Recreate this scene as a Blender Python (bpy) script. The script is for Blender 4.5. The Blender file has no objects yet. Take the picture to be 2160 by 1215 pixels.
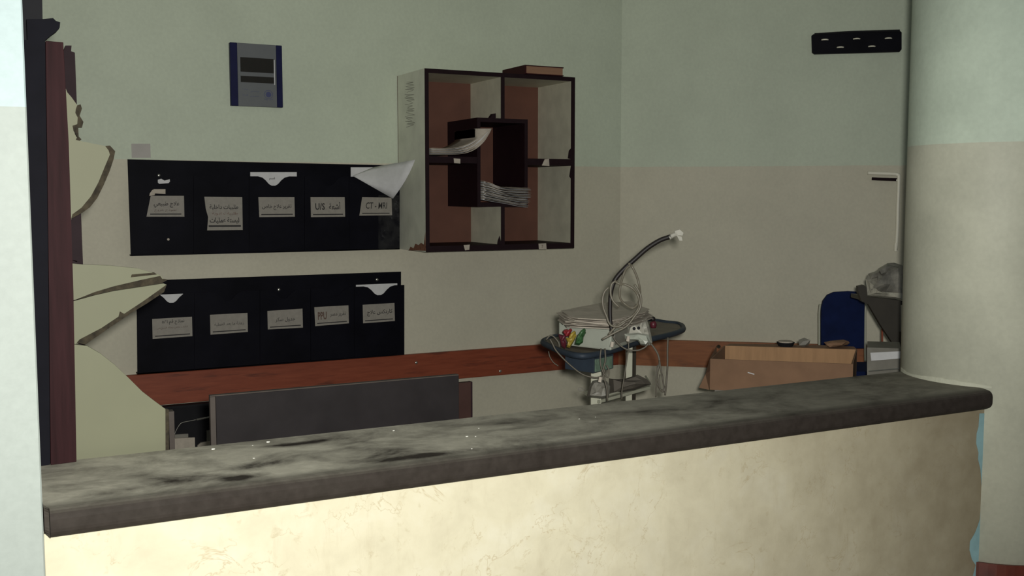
import bpy, bmesh, math, random
from math import atan, radians, sin, cos, pi, sqrt
from mathutils import Vector, Matrix

random.seed(7)
SC = bpy.context.scene
COL = SC.collection

# ------------------------------------------------------------------ camera
FPX = 2200.0
PITCH = atan(193.5 / FPX)
HEAD = radians(62.65)
CAM = Vector((0, 0, 1.4))
RT = Vector((sin(HEAD), -cos(HEAD), 0))
FW = Vector((cos(HEAD) * cos(PITCH), sin(HEAD) * cos(PITCH), -sin(PITCH)))
UP = Vector((cos(HEAD) * sin(PITCH), sin(HEAD) * sin(PITCH), cos(PITCH)))
cd = bpy.data.cameras.new('camera')
cd.sensor_width = 36
cd.lens = FPX / 2160 * 36
cd.clip_start = 0.05
cam = bpy.data.objects.new('camera', cd)
cam.matrix_world = Matrix((RT, UP, -FW)).transposed().to_4x4()
cam.location = CAM
COL.objects.link(cam)
SC.camera = cam

# ------------------------------------------------------------------ world, flash, exposure
w = bpy.data.worlds.new('world')
SC.world = w
w.use_nodes = True
w.node_tree.nodes['Background'].inputs[0].default_value = (0.80, 0.92, 1.0, 1)
w.node_tree.nodes['Background'].inputs[1].default_value = 0.11

def look(o, d):
    o.rotation_euler = Vector(d).to_track_quat('-Z', 'Y').to_euler()

def pxray(px, py):
    return FW + RT * ((px - 1080) / FPX) + UP * ((607.5 - py) / FPX)

fl = bpy.data.lights.new('camera_flash', 'SPOT')
fl.energy = 430
fl.color = (1.0, 0.985, 0.93)
fl.spot_size = radians(112)
fl.spot_blend = 0.9
fl.shadow_soft_size = 0.035
flo = bpy.data.objects.new('camera_flash', fl)
flo.location = CAM + RT * 0.05 + UP * 0.05
look(flo, pxray(880, 600))
COL.objects.link(flo)

SC.view_settings.view_transform = 'Standard'
SC.view_settings.look = 'None'
SC.view_settings.gamma = 1
SC.view_settings.use_curve_mapping = False
SC.view_settings.exposure = 0.0

# ------------------------------------------------------------------ helpers: where a pixel ray meets a real plane
def on_y(px, py, y):
    d = pxray(px, py)
    return CAM + d * ((y - CAM.y) / d.y)

def on_z(px, py, z):
    d = pxray(px, py)
    return CAM + d * ((z - CAM.z) / d.z)

def at_d(px, py, depth):
    return CAM + pxray(px, py) * depth

def on_x(px, py, x):
    d = pxray(px, py)
    return CAM + d * ((x - CAM.x) / d.x)

# ------------------------------------------------------------------ materials
def new_mat(name):
    m = bpy.data.materials.new(name)
    m.use_nodes = True
    nt = m.node_tree
    return m, nt, nt.nodes['Principled BSDF']

def N(nt, kind, **kw):
    n = nt.nodes.new(kind)
    for k, v in kw.items():
        if k in n.inputs.keys():
            n.inputs[k].default_value = v
        else:
            setattr(n, k, v)
    return n

def coords(nt, scale=(1, 1, 1)):
    g = nt.nodes.new('ShaderNodeNewGeometry')
    mp = nt.nodes.new('ShaderNodeMapping')
    mp.inputs['Scale'].default_value = scale
    nt.links.new(g.outputs['Position'], mp.inputs['Vector'])
    return mp.outputs[0]

def ramp(nt, fac, stops):
    r = nt.nodes.new('ShaderNodeValToRGB')
    e = r.color_ramp.elements
    while len(e) < len(stops):
        e.new(0.5)
    for i, (p, c) in enumerate(stops):
        e[i].position = p
        e[i].color = (*c, 1) if len(c) == 3 else c
    nt.links.new(fac, r.inputs[0])
    return r.outputs[0]

def mixc(nt, fac, a, b):
    m = nt.nodes.new('ShaderNodeMix')
    m.data_type = 'RGBA'
    for s, v in ((m.inputs[0], fac), (m.inputs[6], a), (m.inputs[7], b)):
        if hasattr(v, 'is_linked') or isinstance(v, bpy.types.NodeSocket):
            nt.links.new(v, s)
        elif isinstance(v, (int, float)):
            s.default_value = v
        else:
            s.default_value = (*v, 1)
    return m.outputs[2]

def noise(nt, vec, scale, detail=4, rough=0.55, dist=0.0):
    n = N(nt, 'ShaderNodeTexNoise', Scale=scale, Detail=detail, Roughness=rough, Distortion=dist)
    nt.links.new(vec, n.inputs['Vector'])
    return n.outputs[0]

def bump(nt, b, h, strength=0.2, dist=0.01):
    n = N(nt, 'ShaderNodeBump', Strength=strength, Distance=dist)
    nt.links.new(h, n.inputs['Height'])
    nt.links.new(n.outputs[0], b.inputs['Normal'])

def mat(name, c, rough=0.6, metal=0.0, var=0.12, scale=14, bmp=0.0, spec=0.4, stretch=(1, 1, 1)):
    m, nt, b = new_mat(name)
    v = coords(nt, stretch)
    n = noise(nt, v, scale)
    lo = tuple(x * (1 - var) for x in c)
    hi = tuple(min(1, x * (1 + var)) for x in c)
    nt.links.new(ramp(nt, n, [(0.3, lo), (0.7, hi)]), b.inputs['Base Color'])
    b.inputs['Roughness'].default_value = rough
    b.inputs['Metallic'].default_value = metal
    b.inputs['Specular IOR Level'].default_value = spec
    if bmp:
        bump(nt, b, noise(nt, v, scale * 6), bmp, 0.003)
    return m

PAINT_Z = 1.583
def wall_mat(name, up, lo, dirt=0.25, dirt_scale=2.2):
    m, nt, b = new_mat(name)
    g = nt.nodes.new('ShaderNodeNewGeometry')
    sx = nt.nodes.new('ShaderNodeSeparateXYZ')
    nt.links.new(g.outputs['Position'], sx.inputs[0])
    v = coords(nt)
    wob = N(nt, 'ShaderNodeMath', operation='MULTIPLY_ADD')
    nt.links.new(noise(nt, v, 5), wob.inputs[0])
    wob.inputs[1].default_value = 0.008
    nt.links.new(sx.outputs[2], wob.inputs[2])
    gt = N(nt, 'ShaderNodeMath', operation='GREATER_THAN')
    nt.links.new(wob.outputs[0], gt.inputs[0])
    gt.inputs[1].default_value = PAINT_Z + 0.004
    base = mixc(nt, gt.outputs[0], lo, up)
    d = ramp(nt, noise(nt, v, dirt_scale, 6, 0.6), [(0.35, (1 - dirt,) * 3), (0.62, (1, 1, 1))])
    d2 = ramp(nt, noise(nt, v, 60, 3), [(0.3, (0.93,) * 3), (0.7, (1, 1, 1))])
    mu = nt.nodes.new('ShaderNodeMix'); mu.data_type = 'RGBA'; mu.blend_type = 'MULTIPLY'; mu.inputs[0].default_value = 1
    nt.links.new(base, mu.inputs[6]); nt.links.new(d, mu.inputs[7])
    mu2 = nt.nodes.new('ShaderNodeMix'); mu2.data_type = 'RGBA'; mu2.blend_type = 'MULTIPLY'; mu2.inputs[0].default_value = 1
    nt.links.new(mu.outputs[2], mu2.inputs[6]); nt.links.new(d2, mu2.inputs[7])
    nt.links.new(mu2.outputs[2], b.inputs['Base Color'])
    b.inputs['Roughness'].default_value = 0.55
    b.inputs['Specular IOR Level'].default_value = 0.25
    bump(nt, b, noise(nt, v, 90, 3), 0.12, 0.002)
    return m

M = {}
M['wall'] = wall_mat('painted_wall', (0.59, 0.655, 0.52), (0.62, 0.59, 0.465), 0.08)
M['wall_front'] = wall_mat('painted_front_wall', (0.44, 0.54, 0.54), (0.38, 0.425, 0.39), 0.04)  # same paint as the inner walls, colour darkened to offset the close flash
M['column'] = wall_mat('painted_column', (0.56, 0.65, 0.53), (0.54, 0.545, 0.435), 0.14, 4.0)
M['ceiling'] = mat('ceiling_paint', (0.7, 0.7, 0.66), 0.8)
M['black'] = mat('black_laminate', (0.005, 0.005, 0.008), 0.5, var=0.3, scale=6, spec=0.05)
M['black_matte'] = mat('black_matte', (0.012, 0.012, 0.014), 0.8, spec=0.2)
M['maroon'] = mat('dark_maroon_edge', (0.016, 0.008, 0.010), 0.6, scale=20, spec=0.1)
M['maroon_in'] = mat('dark_maroon_board', (0.016, 0.006, 0.008), 0.6, scale=20, spec=0.1)
M['post'] = mat('maroon_post', (0.024, 0.008, 0.009), 0.6, var=0.3, scale=9, spec=0.08, stretch=(6, 6, 0.4))
M['post_dark'] = mat('black_post', (0.007, 0.007, 0.010), 0.7, spec=0.06)
M['brown_board'] = mat('brown_hardboard', (0.125, 0.052, 0.034), 0.55, var=0.12, scale=7)
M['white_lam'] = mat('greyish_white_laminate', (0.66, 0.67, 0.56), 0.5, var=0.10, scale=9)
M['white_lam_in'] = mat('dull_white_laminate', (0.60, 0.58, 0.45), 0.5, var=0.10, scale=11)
M['chip'] = mat('torn_chipboard', (0.20, 0.085, 0.05), 0.9, var=0.4, scale=60)
M['paper'] = mat('white_paper', (0.62, 0.62, 0.62), 0.75, var=0.05, scale=30)
M['paper_grey'] = mat('greyed_paper', (0.46, 0.41, 0.34), 0.8, var=0.12, scale=30)
M['paper_label'] = mat('label_paper', (0.27, 0.25, 0.215), 0.6, var=0.08, scale=50)
M['ink'] = mat('black_ink', (0.02, 0.018, 0.018), 0.7)
M['ink_brown'] = mat('brown_ink', (0.10, 0.06, 0.045), 0.7)
M['ink_red'] = mat('faded_red_ink', (0.14, 0.07, 0.05), 0.7)
M['screw'] = mat('screw_steel', (0.55, 0.55, 0.5), 0.3, metal=0.9)
M['steel'] = mat('dull_steel', (0.35, 0.34, 0.30), 0.4, metal=0.6)
M['cream'] = mat('cream_laminate', (0.165, 0.168, 0.103), 0.6, var=0.05, scale=4)
M['core'] = mat('dark_board_core', (0.035, 0.028, 0.016), 0.9, var=0.5, scale=60)
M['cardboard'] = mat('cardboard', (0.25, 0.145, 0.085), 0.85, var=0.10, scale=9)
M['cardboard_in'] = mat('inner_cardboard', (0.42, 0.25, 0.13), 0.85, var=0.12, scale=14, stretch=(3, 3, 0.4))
M['blue_plastic'] = mat('navy_plastic', (0.005, 0.012, 0.055), 0.6, var=0.2, spec=0.1)
M['tray_blue'] = mat('slate_blue_plastic', (0.028, 0.038, 0.052), 0.5, var=0.15, spec=0.2)
M['tray_in'] = mat('tray_surface', (0.14, 0.115, 0.085), 0.6, var=0.2)
M['cream_metal'] = mat('cream_enamel', (0.40, 0.40, 0.31), 0.4, var=0.04)
M['device'] = mat('off_white_plastic', (0.36, 0.38, 0.32), 0.4, var=0.06)
M['device_grey'] = mat('grey_plastic', (0.20, 0.19, 0.16), 0.5, var=0.12)
M['green_lit'] = mat('pale_green_plastic', (0.13, 0.19, 0.14), 0.3, var=0.3, scale=40)
M['cable'] = mat('grey_cable', (0.105, 0.093, 0.07), 0.5, var=0.1)
M['cable_light'] = mat('pale_tubing', (0.14, 0.125, 0.092), 0.4, var=0.08)
M['rubber'] = mat('black_rubber', (0.012, 0.009, 0.008), 0.5, var=0.2)
M['red'] = mat('red_clamp', (0.20, 0.014, 0.018), 0.4)
M['dark_red'] = mat('dark_red_clamp', (0.09, 0.014, 0.022), 0.4)
M['yellow'] = mat('yellow_clamp', (0.30, 0.22, 0.035), 0.4)
M['green'] = mat('green_clamp', (0.035, 0.10, 0.035), 0.4)
M['grey_board'] = mat('dark_grey_board', (0.020, 0.0175, 0.018), 0.6, var=0.14, scale=12, spec=0.08)
M['grey_edge'] = mat('grey_edge_band', (0.065, 0.055, 0.048), 0.6, spec=0.1)
M['maroon_board'] = mat('reddish_board', (0.035, 0.018, 0.015), 0.6, spec=0.1)
M['bag'] = mat('frosted_plastic_bag', (0.36, 0.345, 0.28), 0.3, var=0.35, scale=18, bmp=0.6)
M['bag_dark'] = mat('grey_plastic_bag', (0.21, 0.20, 0.17), 0.3, var=0.4, scale=18, bmp=0.6)
M['wedge'] = mat('dark_leatherette', (0.035, 0.03, 0.022), 0.5)
M['pack'] = mat('taupe_fabric', (0.095, 0.083, 0.066), 0.8, var=0.2)
M['redcover'] = mat('maroon_book_cover', (0.035, 0.009, 0.010), 0.6, spec=0.1)
M['pages'] = mat('aged_page_block', (0.27, 0.15, 0.09), 0.8, var=0.08, stretch=(1, 1, 30))
M['clock_silver'] = mat('silver_plastic', (0.13, 0.14, 0.145), 0.45, var=0.04)
M['clock_blue'] = mat('blue_plastic_side', (0.009, 0.011, 0.052), 0.45, spec=0.15)
M['screen'] = mat('dark_display', (0.022, 0.020, 0.016), 0.2)
M['logo_blue'] = mat('printed_blue', (0.055, 0.065, 0.16), 0.5)
M['white_rod'] = mat('white_enamel_rod', (0.85, 0.82, 0.68), 0.35, var=0.03)
M['sticker'] = mat('pale_mauve_sticker', (0.41, 0.39, 0.36), 0.6, var=0.05)
M['blue_paint'] = mat('pale_blue_paint', (0.25, 0.41, 0.43), 0.6, var=0.12)
M['blue_paint_dull'] = mat('thin_blue_paint', (0.33, 0.35, 0.28), 0.6, var=0.15)
M['putty'] = mat('pale_putty', (0.50, 0.505, 0.40), 0.8, var=0.1, bmp=0.5)
M['debris'] = mat('white_crumb', (0.8, 0.8, 0.72), 0.8)
M['floor'] = mat('floor_tile', (0.25, 0.23, 0.2), 0.4)
M['grout'] = mat('tile_grout', (0.12, 0.11, 0.10), 0.9)

# red skirting tile
M['skirting'] = mat('red_skirting_tile', (0.085, 0.018, 0.010), 0.4, var=0.3, scale=12)

# wood rail, long grain along the wall
def wood(name, a, bcol, dark, sc):
    m, nt, b = new_mat(name)
    v = coords(nt, sc)
    n = noise(nt, v, 6, 6, 0.6, 0.4)
    c = ramp(nt, n, [(0.30, a), (0.68, bcol)])
    v2 = coords(nt, tuple(x * 0.6 for x in sc))
    s = ramp(nt, noise(nt, v2, 4.5, 5, 0.65), [(0.56, (0, 0, 0)), (0.66, (1, 1, 1))])
    nt.links.new(mixc(nt, s, c, dark), b.inputs['Base Color'])
    b.inputs['Roughness'].default_value = 0.5
    b.inputs['Specular IOR Level'].default_value = 0.3
    return m
M['rail_l'] = wood('red_brown_wood', (0.20, 0.046, 0.022), (0.27, 0.068, 0.033), (0.13, 0.035, 0.02), (1, 1, 9))
M['rail_r'] = wood('orange_brown_wood', (0.22, 0.072, 0.022), (0.31, 0.108, 0.034), (0.17, 0.06, 0.022), (1, 1, 9))

# cream marble dado with brown veins, grime and painted-in falloff
def marble():
    m, nt, b = new_mat('cream_marble')
    v = coords(nt)
    base = ramp(nt, noise(nt, v, 7, 6, 0.65, 0.3), [(0.3, (0.61, 0.565, 0.41)), (0.5, (0.68, 0.635, 0.465)), (0.75, (0.73, 0.695, 0.54))])
    # veins: thin level lines of a distorted noise
    n2 = noise(nt, v, 4.0, 6, 0.6, 0.9)
    sub = N(nt, 'ShaderNodeMath', operation='SUBTRACT'); nt.links.new(n2, sub.inputs[0]); sub.inputs[1].default_value = 0.5
    ab = N(nt, 'ShaderNodeMath', operation='ABSOLUTE'); nt.links.new(sub.outputs[0], ab.inputs[0])
    vein = ramp(nt, ab.outputs[0], [(0.0, (1, 1, 1)), (0.006, (0, 0, 0))])
    gate = ramp(nt, noise(nt, v, 7.0, 3), [(0.46, (0, 0, 0)), (0.60, (0.5, 0.5, 0.5))])
    mm = nt.nodes.new('ShaderNodeMix'); mm.data_type = 'RGBA'; mm.blend_type = 'MULTIPLY'; mm.inputs[0].default_value = 1
    nt.links.new(vein, mm.inputs[6]); nt.links.new(gate, mm.inputs[7])
    c0 = mixc(nt, mm.outputs[2], base, (0.42, 0.32, 0.16))
    fl1 = ramp(nt, noise(nt, v, 24, 5, 0.7, 0.6), [(0.60, (0, 0, 0)), (0.76, (0.55, 0.55, 0.55))])
    c1a = mixc(nt, fl1, c0, (0.42, 0.34, 0.19))
    fl2 = ramp(nt, noise(nt, coords(nt, (1, 1, 0.22)), 22, 5, 0.7), [(0.56, (0, 0, 0)), (0.80, (0.30, 0.30, 0.30))])
    c1 = mixc(nt, fl2, c1a, (0.40, 0.33, 0.20))
    # brown grime plus light falloff painted into the colour towards the column end
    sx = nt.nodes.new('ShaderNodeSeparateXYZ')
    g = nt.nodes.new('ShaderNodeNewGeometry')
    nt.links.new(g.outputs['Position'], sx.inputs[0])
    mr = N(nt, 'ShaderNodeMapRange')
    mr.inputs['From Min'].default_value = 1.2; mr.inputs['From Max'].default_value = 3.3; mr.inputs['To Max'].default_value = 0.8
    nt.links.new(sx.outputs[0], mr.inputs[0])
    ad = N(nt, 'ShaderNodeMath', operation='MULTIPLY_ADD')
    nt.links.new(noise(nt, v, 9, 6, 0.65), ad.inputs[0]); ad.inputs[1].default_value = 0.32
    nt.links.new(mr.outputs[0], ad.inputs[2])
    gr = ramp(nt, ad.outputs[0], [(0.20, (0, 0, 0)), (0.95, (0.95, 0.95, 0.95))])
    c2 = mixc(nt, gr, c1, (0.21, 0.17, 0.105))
    nt.links.new(c2, b.inputs['Base Color'])
    b.inputs['Roughness'].default_value = 0.38
    b.inputs['Specular IOR Level'].default_value = 0.3
    return m
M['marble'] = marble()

# dark stone worktop under patchy dust
def stone():
    m, nt, b = new_mat('dusty_dark_stone')
    v = coords(nt, (1, 1.3, 1))
    big = noise(nt, v, 4.0, 7, 0.66, 0.4)
    # a few dark wiped or wet stains of their own shape: (x, y, half length, half width)
    acc = big
    for sx0_, sy0_, ra, rb in ((0.40, 2.47, 0.085, 0.050), (0.54, 2.43, 0.06, 0.03), (0.60, 2.52, 0.07, 0.035), (0.24, 2.44, 0.07, 0.03), (1.02, 2.425, 0.12, 0.02), (1.42, 2.66, 0.11, 0.06), (1.30, 2.60, 0.12, 0.02), (0.75, 2.70, 0.10, 0.02)):
        g0 = nt.nodes.new('ShaderNodeNewGeometry')
        sb_ = N(nt, 'ShaderNodeVectorMath', operation='SUBTRACT'); nt.links.new(g0.outputs['Position'], sb_.inputs[0]); sb_.inputs[1].default_value = (sx0_, sy0_, 0.74)
        ml = N(nt, 'ShaderNodeVectorMath', operation='MULTIPLY'); nt.links.new(sb_.outputs[0], ml.inputs[0]); ml.inputs[1].default_value = (1 / ra, 1 / rb, 0)
        ln = N(nt, 'ShaderNodeVectorMath', operation='LENGTH'); nt.links.new(ml.outputs[0], ln.inputs[0])
        mr_ = N(nt, 'ShaderNodeMapRange'); nt.links.new(ln.outputs['Value'], mr_.inputs[0])
        mr_.inputs['From Min'].default_value = 0.2; mr_.inputs['From Max'].default_value = 1.6
        mr_.inputs['To Min'].default_value = 0.20; mr_.inputs['To Max'].default_value = 0.0
        su = N(nt, 'ShaderNodeMath', operation='SUBTRACT'); nt.links.new(acc, su.inputs[0]); nt.links.new(mr_.outputs[0], su.inputs[1])
        acc = su.outputs[0]
    dust = ramp(nt, acc, [(0.28, (0.03, 0.03, 0.03)), (0.40, (0.50,) * 3), (0.56, (0.95,) * 3)])
    fine = ramp(nt, noise(nt, v, 26, 6, 0.7), [(0.3, (0.72,) * 3), (0.7, (1,) * 3)])
    mm = nt.nodes.new('ShaderNodeMix'); mm.data_type = 'RGBA'; mm.blend_type = 'MULTIPLY'; mm.inputs[0].default_value = 1
    nt.links.new(dust, mm.inputs[6]); nt.links.new(fine, mm.inputs[7])
    # dust only lies on what faces up
    g = nt.nodes.new('ShaderNodeNewGeometry')
    sn = nt.nodes.new('ShaderNodeSeparateXYZ'); nt.links.new(g.outputs['Normal'], sn.inputs[0])
    upf = ramp(nt, sn.outputs[2], [(0.6, (0.10,) * 3), (0.98, (1,) * 3)])
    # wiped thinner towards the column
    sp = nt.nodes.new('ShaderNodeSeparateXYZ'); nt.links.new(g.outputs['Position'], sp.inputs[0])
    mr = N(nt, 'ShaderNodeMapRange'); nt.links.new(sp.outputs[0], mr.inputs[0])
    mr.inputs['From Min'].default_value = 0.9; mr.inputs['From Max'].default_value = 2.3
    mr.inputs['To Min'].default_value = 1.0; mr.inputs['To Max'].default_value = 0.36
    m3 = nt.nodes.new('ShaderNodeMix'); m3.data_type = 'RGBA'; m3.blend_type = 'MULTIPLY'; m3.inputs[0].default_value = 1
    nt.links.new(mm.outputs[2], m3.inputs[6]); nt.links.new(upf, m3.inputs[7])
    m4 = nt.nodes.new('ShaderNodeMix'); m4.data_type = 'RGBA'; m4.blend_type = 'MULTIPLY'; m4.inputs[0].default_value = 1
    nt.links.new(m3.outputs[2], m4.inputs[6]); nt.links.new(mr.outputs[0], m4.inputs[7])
    st = ramp(nt, noise(nt, v, 40, 4), [(0.3, (0.022, 0.017, 0.014)), (0.7, (0.034, 0.027, 0.023))])
    eg = N(nt, 'ShaderNodeMapRange'); nt.links.new(sp.outputs[1], eg.inputs[0])
    eg.inputs['From Min'].default_value = 2.375; eg.inputs['From Max'].default_value = 2.425; eg.inputs['To Min'].default_value = 0.22
    m5 = nt.nodes.new('ShaderNodeMix'); m5.data_type = 'RGBA'; m5.blend_type = 'MULTIPLY'; m5.inputs[0].default_value = 1
    nt.links.new(m4.outputs[2], m5.inputs[6]); nt.links.new(eg.outputs[0], m5.inputs[7])
    c = mixc(nt, m5.outputs[2], st, (0.62, 0.595, 0.48))
    nt.links.new(c, b.inputs['Base Color'])
    b.inputs['Roughness'].default_value = 0.65
    b.inputs['Specular IOR Level'].default_value = 0.10
    bump(nt, b, noise(nt, v, 30, 4), 0.08, 0.002)
    return m
M['stone'] = stone()

def clear_plastic():
    m, nt, b = new_mat('clear_film')
    b.inputs['Base Color'].default_value = (0.5, 0.5, 0.46, 1)
    b.inputs['Roughness'].default_value = 0.25
    n = noise(nt, coords(nt), 18, 4)
    al = ramp(nt, n, [(0.35, (0.005,) * 3), (0.7, (0.03,) * 3)])
    nt.links.new(al, b.inputs['Alpha'])
    bump(nt, b, noise(nt, coords(nt), 25, 3), 0.5, 0.01)
    return m
M['film'] = clear_plastic()
M['film_light'] = mat('cloudy_plastic', (0.42, 0.41, 0.35), 0.2, var=0.15, scale=40)

# ------------------------------------------------------------------ object builders
def thing(name, label, cat, loc=(0, 0, 0), group=None):
    o = bpy.data.objects.new(name, None)
    o.empty_display_size = 0.1
    o.location = loc
    COL.objects.link(o)
    o['label'] = label
    o['category'] = cat
    if group:
        o['group'] = group
    return o

def origin_of(o):
    p = Vector((0, 0, 0))
    while o is not None:
        p += o.location
        o = o.parent
    return p

def obj(name, bm, m, parent=None, at=None, label=None, smooth=False, recalc=True):
    """bm is in world coordinates; the mesh is stored relative to the parent (or to 'at')."""
    if recalc:
        bmesh.ops.recalc_face_normals(bm, faces=bm.faces)
    off = origin_of(parent) if parent else Vector(at if at is not None else (0, 0, 0))
    bmesh.ops.translate(bm, verts=bm.verts, vec=-off)
    me = bpy.data.meshes.new(name)
    bm.to_mesh(me)
    bm.free()
    mats = m if isinstance(m, (list, tuple)) else [m]
    for mm in mats:
        me.materials.append(mm)
    if smooth:
        for p in me.polygons:
            p.use_smooth = True
    o = bpy.data.objects.new(name, me)
    COL.objects.link(o)
    if parent:
        o.parent = parent
    else:
        o.location = off
    if label:
        o['label'] = label
    return o

def solo(name, bm, m, label, cat, at=(0, 0, 0), group=None, smooth=False):
    o = obj(name, bm, m, at=at, smooth=smooth)
    o['label'] = label
    o['category'] = cat
    if group:
        o['group'] = group
    return o

def struct(name, bm, m, parent=None, smooth=False):
    o = obj(name, bm, m, parent, smooth=smooth)
    if not parent:
        o['kind'] = 'structure'
    return o

def BM():
    return bmesh.new()

def box(x0, x1, y0, y1, z0, z1, bm=None, bev=0.0, seg=1):
    bm = bm or BM()
    n0 = len(bm.verts)
    r = bmesh.ops.create_cube(bm, size=1)
    for v in r['verts']:
        v.co = Vector(((x0 + x1) / 2 + v.co.x * (x1 - x0), (y0 + y1) / 2 + v.co.y * (y1 - y0), (z0 + z1) / 2 + v.co.z * (z1 - z0)))
    if bev:
        es = list({e for v in r['verts'] for e in v.link_edges})
        bmesh.ops.bevel(bm, geom=es, offset=bev, segments=seg, profile=0.5, affect='EDGES')
    return bm

def prism(pts, vec, bm=None, bev=0.0):
    """polygon (3D points) swept along vec"""
    bm = bm or BM()
    vec = Vector(vec)
    a = [bm.verts.new(Vector(p)) for p in pts]
    b = [bm.verts.new(Vector(p) + vec) for p in pts]
    n = len(pts)
    fs = [bm.faces.new(a), bm.faces.new(b[::-1])]
    for i in range(n):
        fs.append(bm.faces.new((a[i], b[i], b[(i + 1) % n], a[(i + 1) % n])))
    if bev:
        es = list({e for f in fs for e in f.edges})
        bmesh.ops.bevel(bm, geom=es, offset=bev, segments=2, profile=0.5, affect='EDGES')
    return bm

def smooth_path(pts, n=6, closed=False):
    pts = [Vector(p) for p in pts]
    out = []
    L = len(pts)
    rng = range(L if closed else L - 1)
    for i in rng:
        p1, p2 = pts[i], pts[(i + 1) % L]
        p0 = pts[i - 1] if (i > 0 or closed) else p1 * 2 - p2
        p3 = pts[(i + 2) % L] if (i + 2 < L or closed) else p2 * 2 - p1
        for k in range(n):
            t = k / n
            out.append(0.5 * ((2 * p1) + (p2 - p0) * t + (2 * p0 - 5 * p1 + 4 * p2 - p3) * t * t + (3 * p1 - p0 - 3 * p2 + p3) * t ** 3))
    if not closed:
        out.append(pts[-1])
    return out

def tube(pts, r, bm=None, n=8, smooth_n=6, closed=False):
    bm = bm or BM()
    P = smooth_path(pts, smooth_n, closed) if smooth_n else [Vector(p) for p in pts]
    L = len(P)
    radf = r if callable(r) else (lambda t: r)
    rings = []
    prev = None
    for i, p in enumerate(P):
        if closed:
            t = (P[(i + 1) % L] - P[i - 1])
        else:
            t = P[min(i + 1, L - 1)] - P[max(i - 1, 0)]
        t.normalize()
        if prev is None:
            a = Vector((0, 0, 1)) if abs(t.z) < 0.9 else Vector((1, 0, 0))
            u = t.cross(a).normalized()
        else:
            u = (prev - t * prev.dot(t))
            u = u.normalized() if u.length > 1e-6 else t.orthogonal().normalized()
        prev = u
        vv = t.cross(u)
        rr = radf(i / max(1, L - 1))
        rings.append([bm.verts.new(p + (u * cos(2 * pi * k / n) + vv * sin(2 * pi * k / n)) * rr) for k in range(n)])
    for i in range(L if closed else L - 1):
        a, b = rings[i], rings[(i + 1) % L]
        for k in range(n):
            bm.faces.new((a[k], a[(k + 1) % n], b[(k + 1) % n], b[k]))
    if not closed:
        bm.faces.new(rings[0][::-1])
        bm.faces.new(rings[-1])
    return bm

def cyl(c, r, z0, z1, n=32, bm=None, r2=None):
    bm = bm or BM()
    r2 = r if r2 is None else r2
    a = [bm.verts.new((c[0] + r * cos(2 * pi * k / n), c[1] + r * sin(2 * pi * k / n), z0)) for k in range(n)]
    b = [bm.verts.new((c[0] + r2 * cos(2 * pi * k / n), c[1] + r2 * sin(2 * pi * k / n), z1)) for k in range(n)]
    bm.faces.new(a[::-1]); bm.faces.new(b)
    for k in range(n):
        bm.faces.new((a[k], a[(k + 1) % n], b[(k + 1) % n], b[k]))
    return bm

def disc_axis(c, nrm, r, h, n=14, bm=None, dome=False):
    """short cylinder (screw head, knob) at c along nrm"""
    bm = bm or BM()
    nrm = Vector(nrm).normalized()
    u = nrm.orthogonal().normalized(); v = nrm.cross(u)
    c = Vector(c)
    prof = [(r, 0), (r, h * 0.4), (r * 0.7, h * 0.85), (r * 0.25, h)] if dome else [(r, 0), (r, h)]
    rings = [[bm.verts.new(c + nrm * hh + (u * cos(2 * pi * k / n) + v * sin(2 * pi * k / n)) * rr) for k in range(n)] for rr, hh in prof]
    for a, b in zip(rings, rings[1:]):
        for k in range(n):
            bm.faces.new((a[k], a[(k + 1) % n], b[(k + 1) % n], b[k]))
    bm.faces.new(rings[0][::-1]); bm.faces.new(rings[-1])
    return bm

def blob(c, rx, ry, rz, jit=0.12, sub=2, bm=None, seed=0):
    bm = bm or BM()
    rnd = random.Random(seed)
    r = bmesh.ops.create_icosphere(bm, subdivisions=sub, radius=1)
    for v in r['verts']:
        k = 1 + rnd.uniform(-jit, jit)
        v.co = Vector(c) + Vector((v.co.x * rx * k, v.co.y * ry * k, v.co.z * rz * k))
    return bm

def grid_sheet(rows, thick=0.0006, bm=None):
    """curved sheet from a grid of 3D points (list of rows), given thickness"""
    bm = bm or BM()
    g = [[bm.verts.new(Vector(p)) for p in r] for r in rows]
    fs = []
    for i in range(len(g) - 1):
        for j in range(len(g[0]) - 1):
            fs.append(bm.faces.new((g[i][j], g[i][j + 1], g[i + 1][j + 1], g[i + 1][j])))
    bmesh.ops.recalc_face_normals(bm, faces=fs)
    bmesh.ops.solidify(bm, geom=fs, thickness=thick)
    return bm

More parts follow.
